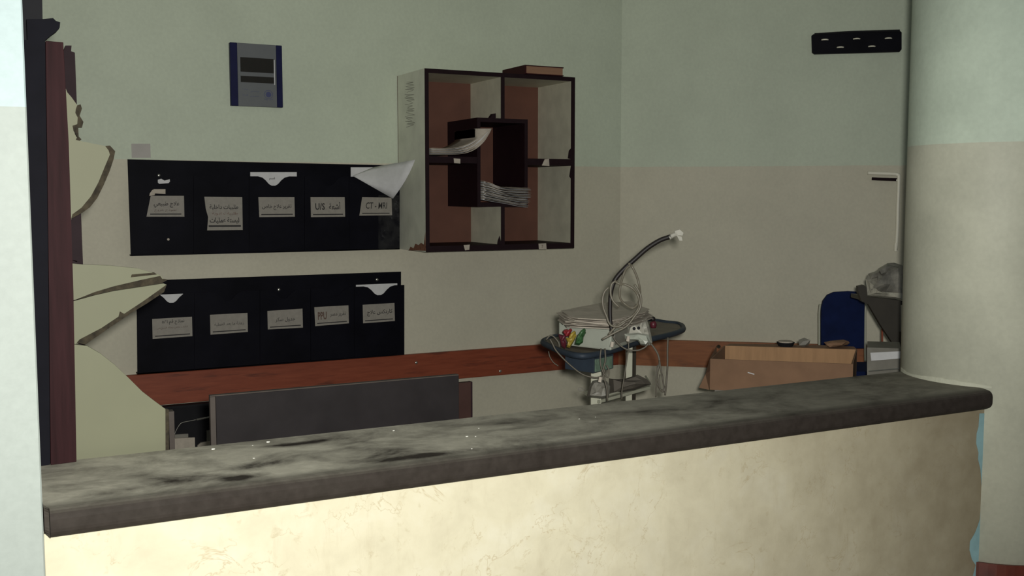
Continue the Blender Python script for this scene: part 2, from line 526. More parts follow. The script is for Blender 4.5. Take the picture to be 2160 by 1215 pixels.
# ---- Arabic shaping (presentation forms, visual order)
AR = {'ا': (0xFE8D, 2), 'أ': (0xFE83, 2), 'ب': (0xFE8F, 4), 'ت': (0xFE95, 4), 'ة': (0xFE93, 2), 'ج': (0xFE9D, 4), 'ح': (0xFEA1, 4),
      'خ': (0xFEA5, 4), 'د': (0xFEA9, 2), 'ذ': (0xFEAB, 2), 'ر': (0xFEAD, 2), 'س': (0xFEB1, 4), 'ش': (0xFEB5, 4), 'ص': (0xFEB9, 4),
      'ط': (0xFEC1, 4), 'ع': (0xFEC9, 4), 'ف': (0xFED1, 4), 'ق': (0xFED5, 4), 'ك': (0xFED9, 4), 'ل': (0xFEDD, 4), 'م': (0xFEE1, 4),
      'ن': (0xFEE5, 4), 'ه': (0xFEE9, 4), 'و': (0xFEED, 2), 'ي': (0xFEF1, 4)}
def shape(s):
    seq = []
    i = 0
    while i < len(s):
        if s[i] == 'ل' and i + 1 < len(s) and s[i + 1] == 'ا':
            seq.append((0xFEFB, 2)); i += 2
        elif s[i] in AR:
            seq.append(AR[s[i]]); i += 1
        else:
            seq.append(s[i]); i += 1
    out = []
    for k, c in enumerate(seq):
        if isinstance(c, str):
            out.append(c); continue
        prev = k > 0 and not isinstance(seq[k - 1], str) and seq[k - 1][1] == 4
        nxt = k + 1 < len(seq) and not isinstance(seq[k + 1], str) and c[1] == 4
        base = c[0]
        out.append(chr(base + (3 if prev and nxt else 1 if prev else 2 if nxt else 0)))
    return ''.join(reversed(out))

def text_bm(s, width, height, origin, ux, uz, bold=0.0, arabic=False, nrm=None, lift=0.0004):
    """text fitted in a width x height rectangle centred on origin, lying in the plane of ux, uz"""
    c = bpy.data.curves.new('lettering', 'FONT')
    c.body = shape(s) if arabic else s
    c.resolution_u = 2
    c.offset = bold
    o = bpy.data.objects.new('lettering', c)
    COL.objects.link(o)
    bpy.context.view_layer.update()
    dg = bpy.context.evaluated_depsgraph_get()
    me = bpy.data.meshes.new_from_object(o.evaluated_get(dg))
    bpy.data.objects.remove(o)
    bm = BM()
    bm.from_mesh(me)
    bpy.data.meshes.remove(me)
    xs = [v.co.x for v in bm.verts]; ys = [v.co.y for v in bm.verts]
    x0, x1, y0, y1 = min(xs), max(xs), min(ys), max(ys)
    ux = Vector(ux); uz = Vector(uz)
    n = ux.cross(uz).normalized()
    for v in bm.verts:
        a = ((v.co.x - x0) / (x1 - x0) - 0.5) * width
        b = ((v.co.y - y0) / (y1 - y0) - 0.5) * height
        v.co = Vector(origin) + ux * a + uz * b + n * lift
    return bm

EX, EZ = Vector((1, 0, 0)), Vector((0, 0, 1))

# ------------------------------------------------------------------ main dimensions
YB = 5.52                 # back wall plane
XC = 3.62                 # corner of the back wall and the slanted right wall
CEIL = 2.9
RD = Vector((cos(radians(-39)), sin(radians(-39)), 0))    # right wall runs this way from the corner
RN = Vector((-sin(radians(39)), -cos(radians(39)), 0))    # its normal into the room
RP = Vector((XC, YB, 0))
def on_r(px, py, off=0.0):
    d = pxray(px, py)
    p0 = RP + RN * off
    return CAM + d * ((p0 - CAM).dot(RN) / d.dot(RN))

# ------------------------------------------------------------------ structure
struct('floor', box(-2.5, 8.0, -2.0, 7.5, -0.1, 0.0), M['floor'])
struct('ceiling', box(-1.4, 8.0, 2.39, 7.5, CEIL, CEIL + 0.1), M['ceiling'])
struct('wall_back', prism([(-1.4, YB, 0), (XC, YB, 0), (XC + 0.02, YB + 0.12, 0), (-1.4, YB + 0.12, 0)], (0, 0, CEIL)), M['wall'])
e = RP + RD * 5.0
struct('wall_right', prism([RP, e, e - RN * 0.12, RP - RN * 0.12], (0, 0, CEIL)), M['wall'])
struct('wall_left', box(-1.52, -1.4, 2.55, YB + 0.12, 0, CEIL), M['wall'])
WX = 0.110                # right edge of the near wall
struct('wall_front', box(-2.4, WX, 2.39, 2.55, 0, CEIL, bev=0.003), M['wall_front'])

CC = (3.35, 2.59); CR = 0.32
column = struct('column', cyl(CC, CR, 0, CEIL, 72), M['column'], smooth=False)
for p in column.data.polygons:
    p.use_smooth = abs(p.normal.z) < 0.5
column['label'] = 'round painted column at the right end of the counter'
bm = BM()
for rr, z0, z1 in ((CR + 0.010, 0.0, 0.125),):
    cyl(CC, rr, z0, z1, 72, bm)
sk = struct('baseboard_column', bm, M['skirting'])
# grey putty smear where the worktop meets the column
pts = []
for k in range(26):
    a = radians(218 - k * 3.1)   # follows the column wall above the worktop
    rr = CR + 0.001
    pts.append(Vector((CC[0] + rr * cos(a), CC[1] + rr * sin(a), 0)))
bm = BM()
rnd = random.Random(3)
lo = [bm.verts.new(p + Vector((0, 0, 0.741))) for p in pts]
hi = [bm.verts.new(p + Vector((0, 0, 0.746 + 0.010 * abs(sin(i * 0.17)) + rnd.uniform(0, 0.003)))) for i, p in enumerate(pts)]
for i in range(len(pts) - 1):
    bm.faces.new((lo[i], lo[i + 1], hi[i + 1], hi[i]))
bmesh.ops.recalc_face_normals(bm, faces=bm.faces)
bmesh.ops.solidify(bm, geom=bm.faces[:], thickness=-0.003)
obj('putty_smear', bm, M['putty'], column, label='pale putty smear along the worktop joint')

# dado wall of the counter
dado = struct('wall_counter', box(0.02, 3.12, 2.425, 2.74, 0, 0.675), M['wall'])
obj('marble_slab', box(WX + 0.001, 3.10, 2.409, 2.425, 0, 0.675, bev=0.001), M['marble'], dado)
# pale blue paint run down the joint with the column
L = [(2066, 872), (2064, 900), (2060, 915), (2059, 935), (2064, 955), (2063, 968), (2068, 990), (2070, 1015), (2071, 1040), (2069, 1070),
     (2067, 1095), (2062, 1110), (2056, 1125), (2046, 1142), (2045, 1160), (2050, 1180), (2058, 1192), (2052, 1215)]
bm = BM()
a = [bm.verts.new(on_y(x, y, 2.4084)) for x, y in L]
bb = [bm.verts.new(on_y(2086, y, 2.4084)) for x, y in L]
for i in range(len(L) - 1):
    bm.faces.new((a[i], a[i + 1], bb[i + 1], bb[i]))
bmesh.ops.recalc_face_normals(bm, faces=bm.faces)
obj('paint_run', bm, M['blue_paint'], dado, label='pale blue paint run beside the column')

# baseboard style timber rails on the two far walls
zr1 = on_y(1303, 714, YB).z; zr0 = on_y(1303, 768, YB).z
rail = struct('trim_1', box(0.45, XC - 0.02, YB - 0.028, YB, zr0, zr1, bev=0.002), M['rail_l'])
rail['label'] = 'red-brown timber bumper rail along the back wall'
p0 = RP + RD * 0.0; p1 = RP + RD * 3.2
rail2 = struct('trim_2', prism([p0 + Vector((0, 0, zr0)), p1 + Vector((0, 0, zr0)), p1 + RN * 0.028 + Vector((0, 0, zr0)), p0 + RN * 0.028 + Vector((0, 0, zr0))], (0, 0, zr1 - zr0)), M['rail_r'])
rail2['label'] = 'orange-brown timber bumper rail along the right wall'
for x, y in ((878, 765), (1055, 783), (1283, 752)):
    obj('screw', disc_axis(on_y(x, y, YB - 0.028), (0, -1, 0), 0.009, 0.006, dome=True), M['screw'], rail, smooth=True)
for x, y in ((1516, 731),):
    obj('screw', disc_axis(on_r(x, y, 0.028), RN, 0.012, 0.003), M['core'], rail2, label='dark empty screw hole')

# ------------------------------------------------------------------ worktop
ct = thing('counter_worktop', 'long dark stone reception worktop covered in patchy grey dust', 'counter', (1.6, 2.57, 0.675))
NY = 2.359
out = [(0.122, NY), (3.045, NY), (3.067, NY + 0.004), (3.080, NY + 0.015), (3.087, NY + 0.034), (3.09, 2.45), (3.12, 2.79), (WX + 0.002, 2.79), (WX + 0.002, 2.392), (0.122, 2.392)]
bm = BM()
bm = prism([(x, y, 0.6755) for x, y in out], (0, 0, 0.0645), bm)
bm.edges.ensure_lookup_table()
es = [e for e in bm.edges if all(v.co.y < NY + 0.037 and v.co.x < 3.089 for v in e.verts) and abs(e.verts[0].co.z - e.verts[1].co.z) < 1e-5 and abs(e.verts[0].co.x - e.verts[1].co.x) > 0.006]
bmesh.ops.bevel(bm, geom=es, offset=0.022, segments=5, profile=0.5, affect='EDGES')
slab = obj('stone_slab', bm, M['stone'], ct)
# crumbs lying on the worktop
crumbs = [(565, 933, 6), (449, 948, 6), (535, 967, 4), (830, 909, 4), (533, 940, 3), (985, 921, 4), (1003, 921, 3), (995, 947, 4), (1256, 880, 2), (1222, 884, 3), (1010, 904, 3)]
for i, (x, y, r) in enumerate(crumbs):
    p = on_z(x, y, 0.742)
    s = r * 0.0006
    b_ = blob(p + Vector((0, 0, s * 0.3)), s * 1.5, s, s * 0.6, 0.25, 1, seed=i)
    where = ['largest white plaster crumb, in front of the grey upright board', 'flat white crumb at the left foot of the grey board', 'small white crumb nearest the dark puddle-shaped stain',
             'tiny crumb by the middle of the grey board', 'tiny crumb left of the largest crumb', 'left crumb of the close pair behind the counter middle', 'right crumb of the close pair behind the counter middle',
             'lone crumb below the close pair of crumbs', 'rightmost tiny crumb on the worktop', 'small crumb left of the rightmost tiny crumb', 'tiny crumb just behind the close pair'][i]
    solo('plaster_crumb', b_, M['debris'], where, 'debris', at=p, group='plaster crumbs on the worktop')

# ------------------------------------------------------------------ wall file organisers
def label_card(par, q, lines, yface, notch=None, strip=True):
    """q = pixel corners tl, tr, br, bl of the card; lines = [(text, cx, cy, w, h, arabic, mat, bold)] in card fractions"""
    P = [on_y(x, y, yface - 0.002) for x, y in q]
    poly = P if notch is None else P[:3] + [P[3]] + [on_y(x, y, yface - 0.002) for x, y in notch]
    card = obj('label_card', prism(poly, (0, 0.0015, 0)), M['paper_label'], par)
    tl, tr, br, bl = P
    W = ((tr - tl).length + (br - bl).length) / 2
    H = ((bl - tl).length + (br - tr).length) / 2
    ux = ((tr - tl) + (br - bl)).normalized(); uz = ((tl - bl) + (tr - br)).normalized()
    cen = (tl + tr + br + bl) / 4
    for (s, cx, cy, ww, hh, ar, mt, bold) in lines:
        o = cen + ux * ((cx - 0.5) * W) + uz * ((0.5 - cy) * H)
        obj('lettering', text_bm(s, ww * W, hh * H, o, ux, uz, bold, ar, lift=0.0004), mt, card, recalc=False)
    if strip:
        z = cen - uz * (0.40 * H)
        a = z - ux * (0.44 * W); b = z + ux * (0.44 * W)
        obj('printed_line', prism([a - Vector((0, 0.0003, 0)), b - Vector((0, 0.0003, 0)), b - Vector((0, 0.0003, 0)) + uz * 0.05 * H, a - Vector((0, 0.0003, 0)) + uz * 0.05 * H], (0, 0.0003, 0)), M['ink'], card)
    return card

def organiser(name, label, qbody, ytop_front, pockets, yb, yf, qback=None, notch_w=66, notch_d=20):
    """flat black wall file: back plate, five pocket fronts with a dipped thumb notch"""
    tl, tr, br, bl = qbody
    c = on_y((bl[0] + br[0]) / 2, (bl[1] + br[1]) / 2, yf)
    t = thing(name, label, 'file holder', (c.x, YB - 0.01, c.z))
    F = lambda x, y: on_y(x, y, yf)
    qb = qback or qbody
    obj('back_plate', prism([on_y(x, y, yb) for x, y in qb], (0, 0.006, 0)), M['black'], t)
    # bottom and ends
    a, b = on_y(*bl, yf), on_y(*br, yf)
    za = min(a.z, b.z)
    obj('base_strip', box(a.x, b.x, yf, yb, za, za + 0.006), M['black'], t)
    n = len(pockets)
    for i, (xl, xr, cx) in enumerate(pockets):
        def yt(x):
            f = (x - tl[0]) / (tr[0] - tl[0])
            return ytop_front[0] + (ytop_front[1] - ytop_front[0]) * f
        def ybm(x):
            f = (x - bl[0]) / (br[0] - bl[0])
            return bl[1] + (br[1] - bl[1]) * f
        hw = notch_w / 2
        prof = [(-1, 0), (-0.72, 0.12), (-0.5, 0.42), (-0.3, 0.8), (-0.12, 0.98), (0.12, 0.98), (0.3, 0.8), (0.5, 0.42), (0.72, 0.12), (1, 0)]
        top = [(xl + 0.6, yt(xl))] + [(cx + hw * u, yt(cx + hw * u) + notch_d * v) for u, v in prof] + [(xr - 0.6, yt(xr))]
        bot = [(xr - 0.6, ybm(xr)), (xl + 0.6, ybm(xl))]
        if i == n - 1: bot[0] = br; top[-1] = (tr[0] + (br[0] - tr[0]) * 0.1, top[-1][1])
        if i == 0: bot[1] = bl; top[0] = (bl[0] + (tl[0] - bl[0]) * 0.8, top[0][1])
        obj('pocket_front', prism([F(x, y) for x, y in top + bot], (0, 0.003, 0)), M['black'], t)
        if i < n - 1:
            p = F(xr, ybm(xr)); q = F(xr, yt(xr))
            obj('divider', box(p.x - 0.002, p.x + 0.002, yf + 0.003, yb, min(p.z, q.z) + 0.007, max(p.z, q.z) - 0.003), M['black'], t)
    return t

YU_B, YU_F = YB - 0.007, YB - 0.055
upper = organiser('wall_file_organiser', 'upper black five-pocket wall file holder beside the pigeonhole cabinet', [(269, 336), (843, 349), (843, 526), (276, 537)], (371, 373),
                  [(270, 408, 345), (408, 525, 470), (525, 642, 577), (642, 736, 693), (736, 844, 795)], YU_B, YU_F)
AR_ = True
label_card(upper, [(318, 413), (388, 413), (389, 457), (309, 457)], [('علاج طبيعي', .5, .42, .72, .30, AR_, M['ink'], 0.015), ('نموذج خروج', .48, .70, .62, .15, AR_, M['ink_brown'], 0)], YU_F)
label_card(upper, [(431, 415), (511, 416), (512, 485), (437, 486)], [('طلبيات داخلية', .5, .31, .78, .17, AR_, M['ink'], 0.015), ('طلبيات ادوية', .52, .50, .70, .10, AR_, M['ink_red'], 0), ('ليستة عمليات', .5, .71, .80, .19, AR_, M['ink'], 0.02)], YU_F, notch=[(439, 458), (434, 440)])
label_card(upper, [(545, 416), (621, 416), (622, 457), (547, 458)], [('تقرير علاج خاص', .5, .50, .82, .30, AR_, M['ink'], 0.01)], YU_F)
label_card(upper, [(655, 416), (727, 416), (728, 457), (656, 458)], [('U/S', .27, .47, .28, .34, False, M['ink'], 0.02), ('أشعة', .70, .43, .34, .38, AR_, M['ink'], 0.015)], YU_F)
label_card(upper, [(764, 416), (826, 417), (827, 454), (758, 455)], [('CT - MRI', .5, .45, .68, .36, False, M['ink'], 0.01)], YU_F)
for x, y in ((335, 370),):
    obj('screw', disc_axis(on_y(x, y, YU_B), (0, -1, 0), 0.008, 0.006, dome=True), M['screw'], upper, smooth=True)
obj('wear_spot', disc_axis(on_y(355, 505, YU_F), (0, -1, 0), 0.006, 0.001), M['paper_grey'], upper, label='small pale paint chip')

YL_B, YL_F = YB - 0.035, YB - 0.085
lower = organiser('wall_file_organiser', 'lower black five-pocket wall file holder standing on the timber rail', [(288, 622), (853, 600), (853, 746), (290, 790)], (622, 601),
                  [(290, 410, 362), (410, 548, 480), (548, 655, 598), (655, 747, 706), (747, 853, 800)], YL_B, YL_F,
                  qback=[(300, 592), (846, 573), (846, 748), (300, 788)])
label_card(lower, [(321, 673), (405, 668), (406, 709), (322, 715)], [('نماذج قم ١٨٥', .52, .21, .56, .26, AR_, M['ink'], 0.01), ('كشف خاص بحالة المريض', .5, .50, .78, .13, AR_, M['ink_brown'], 0)], YL_F)
label_card(lower, [(443, 664), (522, 660), (523, 700), (444, 706)], [('رعاية ما بعد العملية', .5, .52, .78, .20, AR_, M['ink'], 0)], YL_F)
label_card(lower, [(564, 656), (638, 651), (639, 691), (565, 695)], [('جدول سكر', .5, .52, .56, .26, AR_, M['ink'], 0.005)], YL_F)
label_card(lower, [(663, 648), (735, 644), (736, 682), (665, 688)], [('تقرير مصر', .68, .46, .46, .24, AR_, M['ink'], 0.005), ('PPU', .22, .48, .26, .42, False, M['ink_brown'], 0.03)], YL_F)
label_card(lower, [(765, 643), (832, 639), (833, 677), (766, 682)], [('كاردكس علاج', .53, .48, .80, .34, AR_, M['ink'], 0.01)], YL_F)
for x, y in ((588, 611), (795, 590)):
    obj('screw', disc_axis(on_y(x, y, YL_B), (0, -1, 0), 0.009, 0.007, dome=True), M['screw'], lower, smooth=True)

# papers inside the pockets (they show above the front and in the notch)
def pocket_paper(pts, y, label, group):
    P = [on_y(px_, py_, y) for px_, py_ in pts]
    solo('paper_sheet', prism(P, (0, 0.003, 0)), M['paper'], label, 'paper', at=P[0], group=group)
g1 = 'papers in the wall file pockets'
pocket_paper([(528, 363), (626, 363), (626, 400), (528, 400)], YU_F + 0.012, 'white paper strip filling the thumb notch of the third upper pocket', g1)
pocket_paper([(333, 379), (340, 377), (347, 381), (358, 378), (359, 386), (333, 388)], YU_F + 0.02, 'scrap of white paper deep in the first upper pocket', g1)
pocket_paper([(338, 621.5), (386, 619.5), (384, 646), (340, 648)], YL_F + 0.012, 'white paper in the thumb notch of the first lower pocket', g1)
pocket_paper([(751, 601), (838, 597.5), (838, 628), (751, 632)], YL_F + 0.012, 'white paper showing above the last lower pocket', g1)
pocket_paper([(740, 353), (800, 353), (800, 390), (740, 390)], YU_F + 0.012, 'flat white sheet behind the folded sheet in the last upper pocket', g1)
# a small mark printed on the paper in the third pocket
bm = text_bm('قسم', 0.030, 0.018, on_y(574, 377, YU_F - 0.0), EX, EZ, 0.01, True)
obj('lettering', bm, M['ink'], upper, recalc=False, label='small printed mark seen in the notch')
# torn white tape above the first card
P = [on_y(x, y, YU_F - 0.004) for x, y in ((321, 401), (325, 399), (349, 399), (349, 409), (327, 408), (326, 412), (315, 413), (316, 408))]
solo('torn_tape', prism(P, (0, 0.002, 0)), M['paper_grey'], 'torn bit of pale tape above the first upper name card', 'tape', at=P[0])

# big folded sheet leaning out of the last pocket
rows = []
tlp, trp, bp = (744, 371), (876, 337), (829, 419)
A = on_y(*tlp, YU_F - 0.006); B = on_y(*trp, YU_F - 0.26); C = on_y(*bp, YU_F - 0.16)
Mid = on_y(790, 352, YU_F - 0.02)
for i in range(9):
    s = i / 8
    top = A.lerp(Mid, min(1, s / 0.4)) if s < 0.4 else Mid.lerp(B, (s - 0.4) / 0.6)
    bot = A.lerp(C, s)
    row = []
    for j in range(7):
        t = j / 6
        p = top.lerp(bot, t)
        p = p + Vector((0, -0.03 * sin(pi * t) * s, 0.0))
        row.append(p)
    rows.append(row)
solo('folded_sheet', grid_sheet(rows, 0.0008), M['paper'], 'large white folded sheet sticking out of the upper file holder by the cabinet', 'paper', at=A, smooth=True)
# clear sleeve hanging below it
rows = [[on_y(798 + 47 * j / 5, 412 + 112 * i / 6 + (4 if j % 2 and i == 6 else 0), YU_F - 0.012 - 0.01 * sin(j * 1.3 + i)) for j in range(6)] for i in range(7)]
solo('plastic_sleeve', grid_sheet(rows, 0.0005), M['film'], 'clear plastic sleeve hanging over the last upper name card', 'sleeve', at=rows[0][0], smooth=True)

# ------------------------------------------------------------------ pigeonhole cabinet
bx = on_y(839, 300, YB).x
lo_, hi_ = 0.0, 1.0
for _ in range(40):
    mid = (lo_ + hi_) / 2
    if on_y(897, 300, YB - mid).x > bx: lo_ = mid
    else: hi_ = mid
DEP = lo_
YF = YB - DEP
F = lambda x, y: on_y(x, y, YF)
cx0 = F(897, 300).x; cx1 = F(1212.5, 300).x
cz1 = (F(897, 143).z + F(1213, 164).z) / 2; cz0 = (F(901, 530).z + F(1210, 525).z) / 2
TB = F(905, 300).x - F(897, 300).x
cab = thing('pigeonhole_cabinet', 'open wall-hung pigeonhole cabinet with dark edges and a square box in its middle', 'cabinet', ((cx0 + cx1) / 2, YB - DEP / 2, cz0))
def board(name, x0, x1, z0, z1, m=None, edge=None, y0=None, label=None):
    y0 = YF if y0 is None else y0
    o = obj(name, box(x0, x1, y0 + 0.004, YB - 0.008, z0, z1), m or M['white_lam_in'], cab, label=label)
    obj('edge_band', box(x0, x1, y0, y0 + 0.004, z0, z1), edge or M['maroon'], o)
    return o
TT = F(1000, 150).z - F(1000, 159).z
board('side_panel', cx0, cx0 + TB, cz0, cz1, M['white_lam'])
board('side_panel', cx1 - TB * 1.1, cx1, cz0, cz1)
board('top_panel', cx0 + TB, cx1 - TB * 1.1, cz1 - TT, cz1)
board('bottom_panel', cx0 + TB, cx1 - TB * 1.1, cz0, cz0 + TT * 1.35, M['maroon_in'])
obj('back_panel', box(cx0, cx1, YB - 0.008, YB - 0.001, cz0, cz1), M['brown_board'], cab)
# square in the middle
sx0 = F(1006, 300).x; sx1 = F(1112.5, 300).x; sz1 = F(1060, 250).z; sz0 = F(1060, 436).z
board('box_side', sx0, sx0 + TB * 0.9, sz0, sz1, M['maroon_in'], y0=YF - 0.004)
board('box_side', sx1 - TB * 0.9, sx1, sz0, sz1, M['maroon_in'], y0=YF - 0.004)
board('box_top', sx0 + TB * 0.9, sx1 - TB * 0.9, sz1 - TT, sz1, M['maroon_in'], y0=YF - 0.004)
board('box_bottom', sx0 + TB * 0.9, sx1 - TB * 0.9, sz0, sz0 + TT, M['maroon_in'], y0=YF - 0.004)
mx0 = F(1057, 300).x; mx1 = F(1064.5, 300).x
board('upright_divider', mx0, mx1, sz1, cz1 - TT)
board('upright_divider', mx0, mx1, cz0 + TT * 1.35, sz0)
shz1 = F(950, 330).z; shz0 = F(950, 344).z
board('shelf_board', cx0 + TB, sx0, shz0, shz1, M['maroon_in'])
rz1 = F(1160, 335).z; rz0 = F(1160, 349).z
board('shelf_board', sx1, cx1 - TB * 1.1, rz0, rz1, M['maroon_in'])
# wear on the panels
for pts, y in (([(1205, 312), (1200, 318), (1198, 334), (1205, 336)], YF - 0.001), ([(1054, 497), (1050, 508), (1049, 515), (1058, 516)], YF - 0.001), ([(1204, 352), (1201, 372), (1205, 378)], YF - 0.001)):
    P = [on_y(x_, y_, y) for x_, y_ in pts]
    obj('worn_patch', prism(P, (0, 0.002, 0)), M['maroon'], cab)
xs = cx0 - 0.0006
P = [on_x(x_, y_, xs) for x_, y_ in ((862, 528), (866, 520), (872, 524), (876, 514), (883, 517), (888, 512), (894, 516), (897, 490), (898, 529))]
obj('torn_corner', prism(P, (0.0005, 0, 0)), M['chip'], cab, label='torn brown chipboard corner')
# faint pencil scribble up the outer side
bm = BM()
for k, (xa, ya) in enumerate([(856, 172), (856, 198), (857, 222), (856, 246)]):
    path = []
    rr = random.Random(k)
    for s in range(9):
        path.append(on_x(xa + (s % 2) * 16 + rr.uniform(-3, 3), ya + s * 2.6 + rr.uniform(-2, 2), cx0 - 0.0008))
    tube(path, 0.0009, bm, n=4, smooth_n=3)
obj('pencil_scribble', bm, M['device_grey'], cab, label='faint scribbled writing on the outer side')
# price-tag sized stickers on the shelf edges
for pts in ([(957, 334), (971, 335), (971, 345), (958, 344)], [(1149, 336), (1158, 335), (1159, 350), (1143, 349)], [(978, 517), (991, 516), (990, 527), (981, 528)], [(1136, 514), (1152, 513), (1153, 526), (1137, 526)]):
    P = [on_y(x_, y_, YF - 0.0015) for x_, y_ in pts]
    obj('sticker', prism(P, (0, 0.0012, 0)), M['paper_grey'], cab)
bm = text_bm('7', 0.010, 0.018, on_y(1144, 520, YF - 0.0016), EX, EZ)
obj('lettering', bm, M['ink_brown'], cab, recalc=False)
P = [F(x_, y_) for x_, y_ in ((1034, 249), (1040, 240), (1046, 239), (1046, 249))]
solo('splinter', prism(P, (0, 0.03, 0)), M['maroon'], 'dark splinter lying on top of the square box in the cabinet', 'debris', at=P[0])

# paper stacks in the cabinet
def profile_stack(name, label, cat, bottoms, tops, y0, y1, n, m, seed, slope=0.0, jx=0.012, xr=(0, 9)):
    rnd = random.Random(seed)
    pb = smooth_path([on_y(x, y, y0) for x, y in bottoms], 4)
    pt = smooth_path([on_y(x, y, y0) for x, y in tops], 4)
    t = thing(name, label, cat, pb[0])
    for k in range(n):
        f = k / (n - 1)
        dx = rnd.uniform(-jx, jx); dy = rnd.uniform(-0.012, 0.012); dz = rnd.uniform(-0.001, 0.001)
        rows = []
        for j in range(7):
            s = (0, 0.12, 0.16, 0.2, 0.4, 0.7, 1)[j]
            row = [pb[i].lerp(pt[i], f) + Vector((dx * (i / len(pb)), dy + (y1 - y0) * s, dz + slope * s)) for i in range(len(pb))]
            for v in row:
                v.x = max(v.x, xr[0])
                if v.y > YF - 0.008: v.x = min(v.x, xr[1])
            rows.append(row)
        obj('sheet', grid_sheet(rows, 0.0011), m[k % len(m)], t, smooth=True)
    return t
profile_stack('curled_paper_stack', 'curled pile of papers spilling from the left shelf of the cabinet', 'papers',
              [(908, 325), (940, 325), (975, 324), (1000, 316), (1019, 300), (1030, 283), (1034, 274)],
              [(908, 312), (940, 313), (968, 310), (990, 303), (1008, 292), (1024, 279), (1036, 271)], YF - 0.03, YF + 0.27, 10, [M['paper_grey'], M['paper'], M['paper_grey']], 2, 0.0, xr=(cx0 + TB + 0.003, sx0 - 0.004))
profile_stack('paper_stack', 'thick pile of white papers sticking out of the square box in the cabinet', 'papers',
              [(1014, 420), (1040, 425), (1070, 430), (1100, 436), (1114, 437)],
              [(1014, 382), (1035, 386), (1055, 394), (1085, 397), (1120, 397)], YF - 0.05, YF + 0.18, 16, [M['paper'], M['paper_grey']], 5, 0.012, 0.010, xr=(sx0 + TB * 0.9 + 0.003, sx1 - TB * 0.9 - 0.003))

# maroon books on top of the cabinet
P = [(1100, 163), (1184, 170)]
zt = cz1
bk = thing('maroon_book', 'maroon bound book lying on top of the cabinet', 'book', (F(1120, 160).x, YF + 0.1, zt))
xa, xb = on_y(1109, 150, YF - 0.01).x, on_y(1189, 150, YF - 0.01).x
hz = on_y(1109, 139, YF - 0.01).z
hz = max(hz, zt + 0.05)
obj('page_block', box(xa + 0.004, xb - 0.004, YF - 0.006, YF + 0.26, zt + 0.006, hz - 0.005), M['pages'], bk)
obj('cover', box(xa, xb, YF - 0.01, YF + 0.262, hz - 0.005, hz), M['redcover'], bk)
obj('cover', box(xa, xb, YF - 0.01, YF + 0.262, zt + 0.001, zt + 0.006), M['redcover'], bk)
obj('spine', box(xa - 0.005, xa + 0.004, YF - 0.01, YF + 0.262, zt + 0.001, hz), M['redcover'], bk)

# ------------------------------------------------------------------ wall clock display
q = [(484.5, 88), (594, 97), (597.5, 227.5), (488, 222)]
yk = YB - 0.03
P = [on_y(x, y, yk) for x, y in q]
X0 = (P[0].x + P[3].x) / 2; X1 = (P[1].x + P[2].x) / 2; Z1 = (P[0].z + P[1].z) / 2; Z0 = (P[2].z + P[3].z) / 2
wk = thing('wall_display_panel', 'small silver and blue electronic display panel on the back wall', 'display', ((X0 + X1) / 2, YB, Z0))
BLW = (X1 - X0) * 0.135
obj('body', box(X0 + BLW, X1 - BLW * 0.85, yk, YB - 0.002, Z0, Z1, bev=0.001), M['clock_silver'], wk)
obj('side_band', box(X0, X0 + BLW, yk - 0.002, YB - 0.002, Z0, Z1, bev=0.002), M['clock_blue'], wk)
obj('side_band', box(X1 - BLW * 0.85, X1, yk - 0.002, YB - 0.002, Z0, Z1, bev=0.002), M['clock_blue'], wk)
W_, H_ = X1 - X0, Z1 - Z0
obj('screen', box(X0 + W_ * .19, X0 + W_ * .83, yk - 0.002, yk + 0.001, Z1 - H_ * .455, Z1 - H_ * .225), M['screen'], wk)
obj('screen', box(X0 + W_ * .19, X0 + W_ * .83, yk - 0.002, yk + 0.001, Z1 - H_ * .62, Z1 - H_ * .52), M['screen'], wk)
obj('highlight_strip', box(X0 + W_ * .835, X0 + W_ * .85, yk - 0.003, yk + 0.001, Z1 - H_ * .64, Z1 - H_ * .24), M['paper'], wk, label='thin white strip beside the screens')
# emblem: ring, inner disc and wreath strokes
ex, ez = X0 + W_ * .72, Z1 - H_ * .80
em = BM()
R0 = W_ * 0.088
for k in range(24):
    a0, a1 = 2 * pi * k / 24, 2 * pi * (k + 0.62) / 24
    pp = [(ex + r_ * cos(a_), yk - 0.0004, ez + r_ * sin(a_)) for r_, a_ in ((R0, a0), (R0, a1), (R0 * 0.84, a1), (R0 * 0.84, a0))]
    prism(pp, (0, 0.0003, 0), em)
pp = [(ex + R0 * .62 * cos(2 * pi * k / 16), yk - 0.0004, ez + R0 * .62 * sin(2 * pi * k / 16)) for k in range(16)]
prism(pp, (0, 0.0003, 0), em)
for s_ in (-1, 1):
    for k in range(4):
        u0 = s_ * R0 * (0.2 + 0.22 * k)
        pp = [(ex + u0, yk - 0.0004, ez - R0 * (1.15 - 0.05 * k)), (ex + u0 + s_ * R0 * .18, yk - 0.0004, ez - R0 * (1.05 - 0.06 * k)), (ex + u0 + s_ * R0 * .05, yk - 0.0004, ez - R0 * (1.3 - 0.05 * k))]
        prism(pp, (0, 0.0003, 0), em)
obj('emblem', em, M['logo_blue'], wk, label='round blue emblem')
for s_, fx, fz, ww, hh in (('وزارة', .27, .73, .10, .022), ('مستشفى', .46, .76, .16, .028), ('الصحة', .27, .82, .10, .022), ('العام', .45, .84, .16, .024)):
    obj('lettering', text_bm(s_, W_ * ww, H_ * hh, (X0 + W_ * fx, yk, Z1 - H_ * fz), EX, EZ, 0, True), M['logo_blue'], wk, recalc=False)

# pale square sticker on wall
P = [on_y(x, y, YB - 0.001) for x, y in ((277, 303), (317, 303), (318, 333), (278, 333))]
solo('wall_sticker', prism(P, (0, 0.0009, 0)), M['sticker'], 'small pale square sticker on the back wall above the upper file holder', 'sticker', at=P[0])

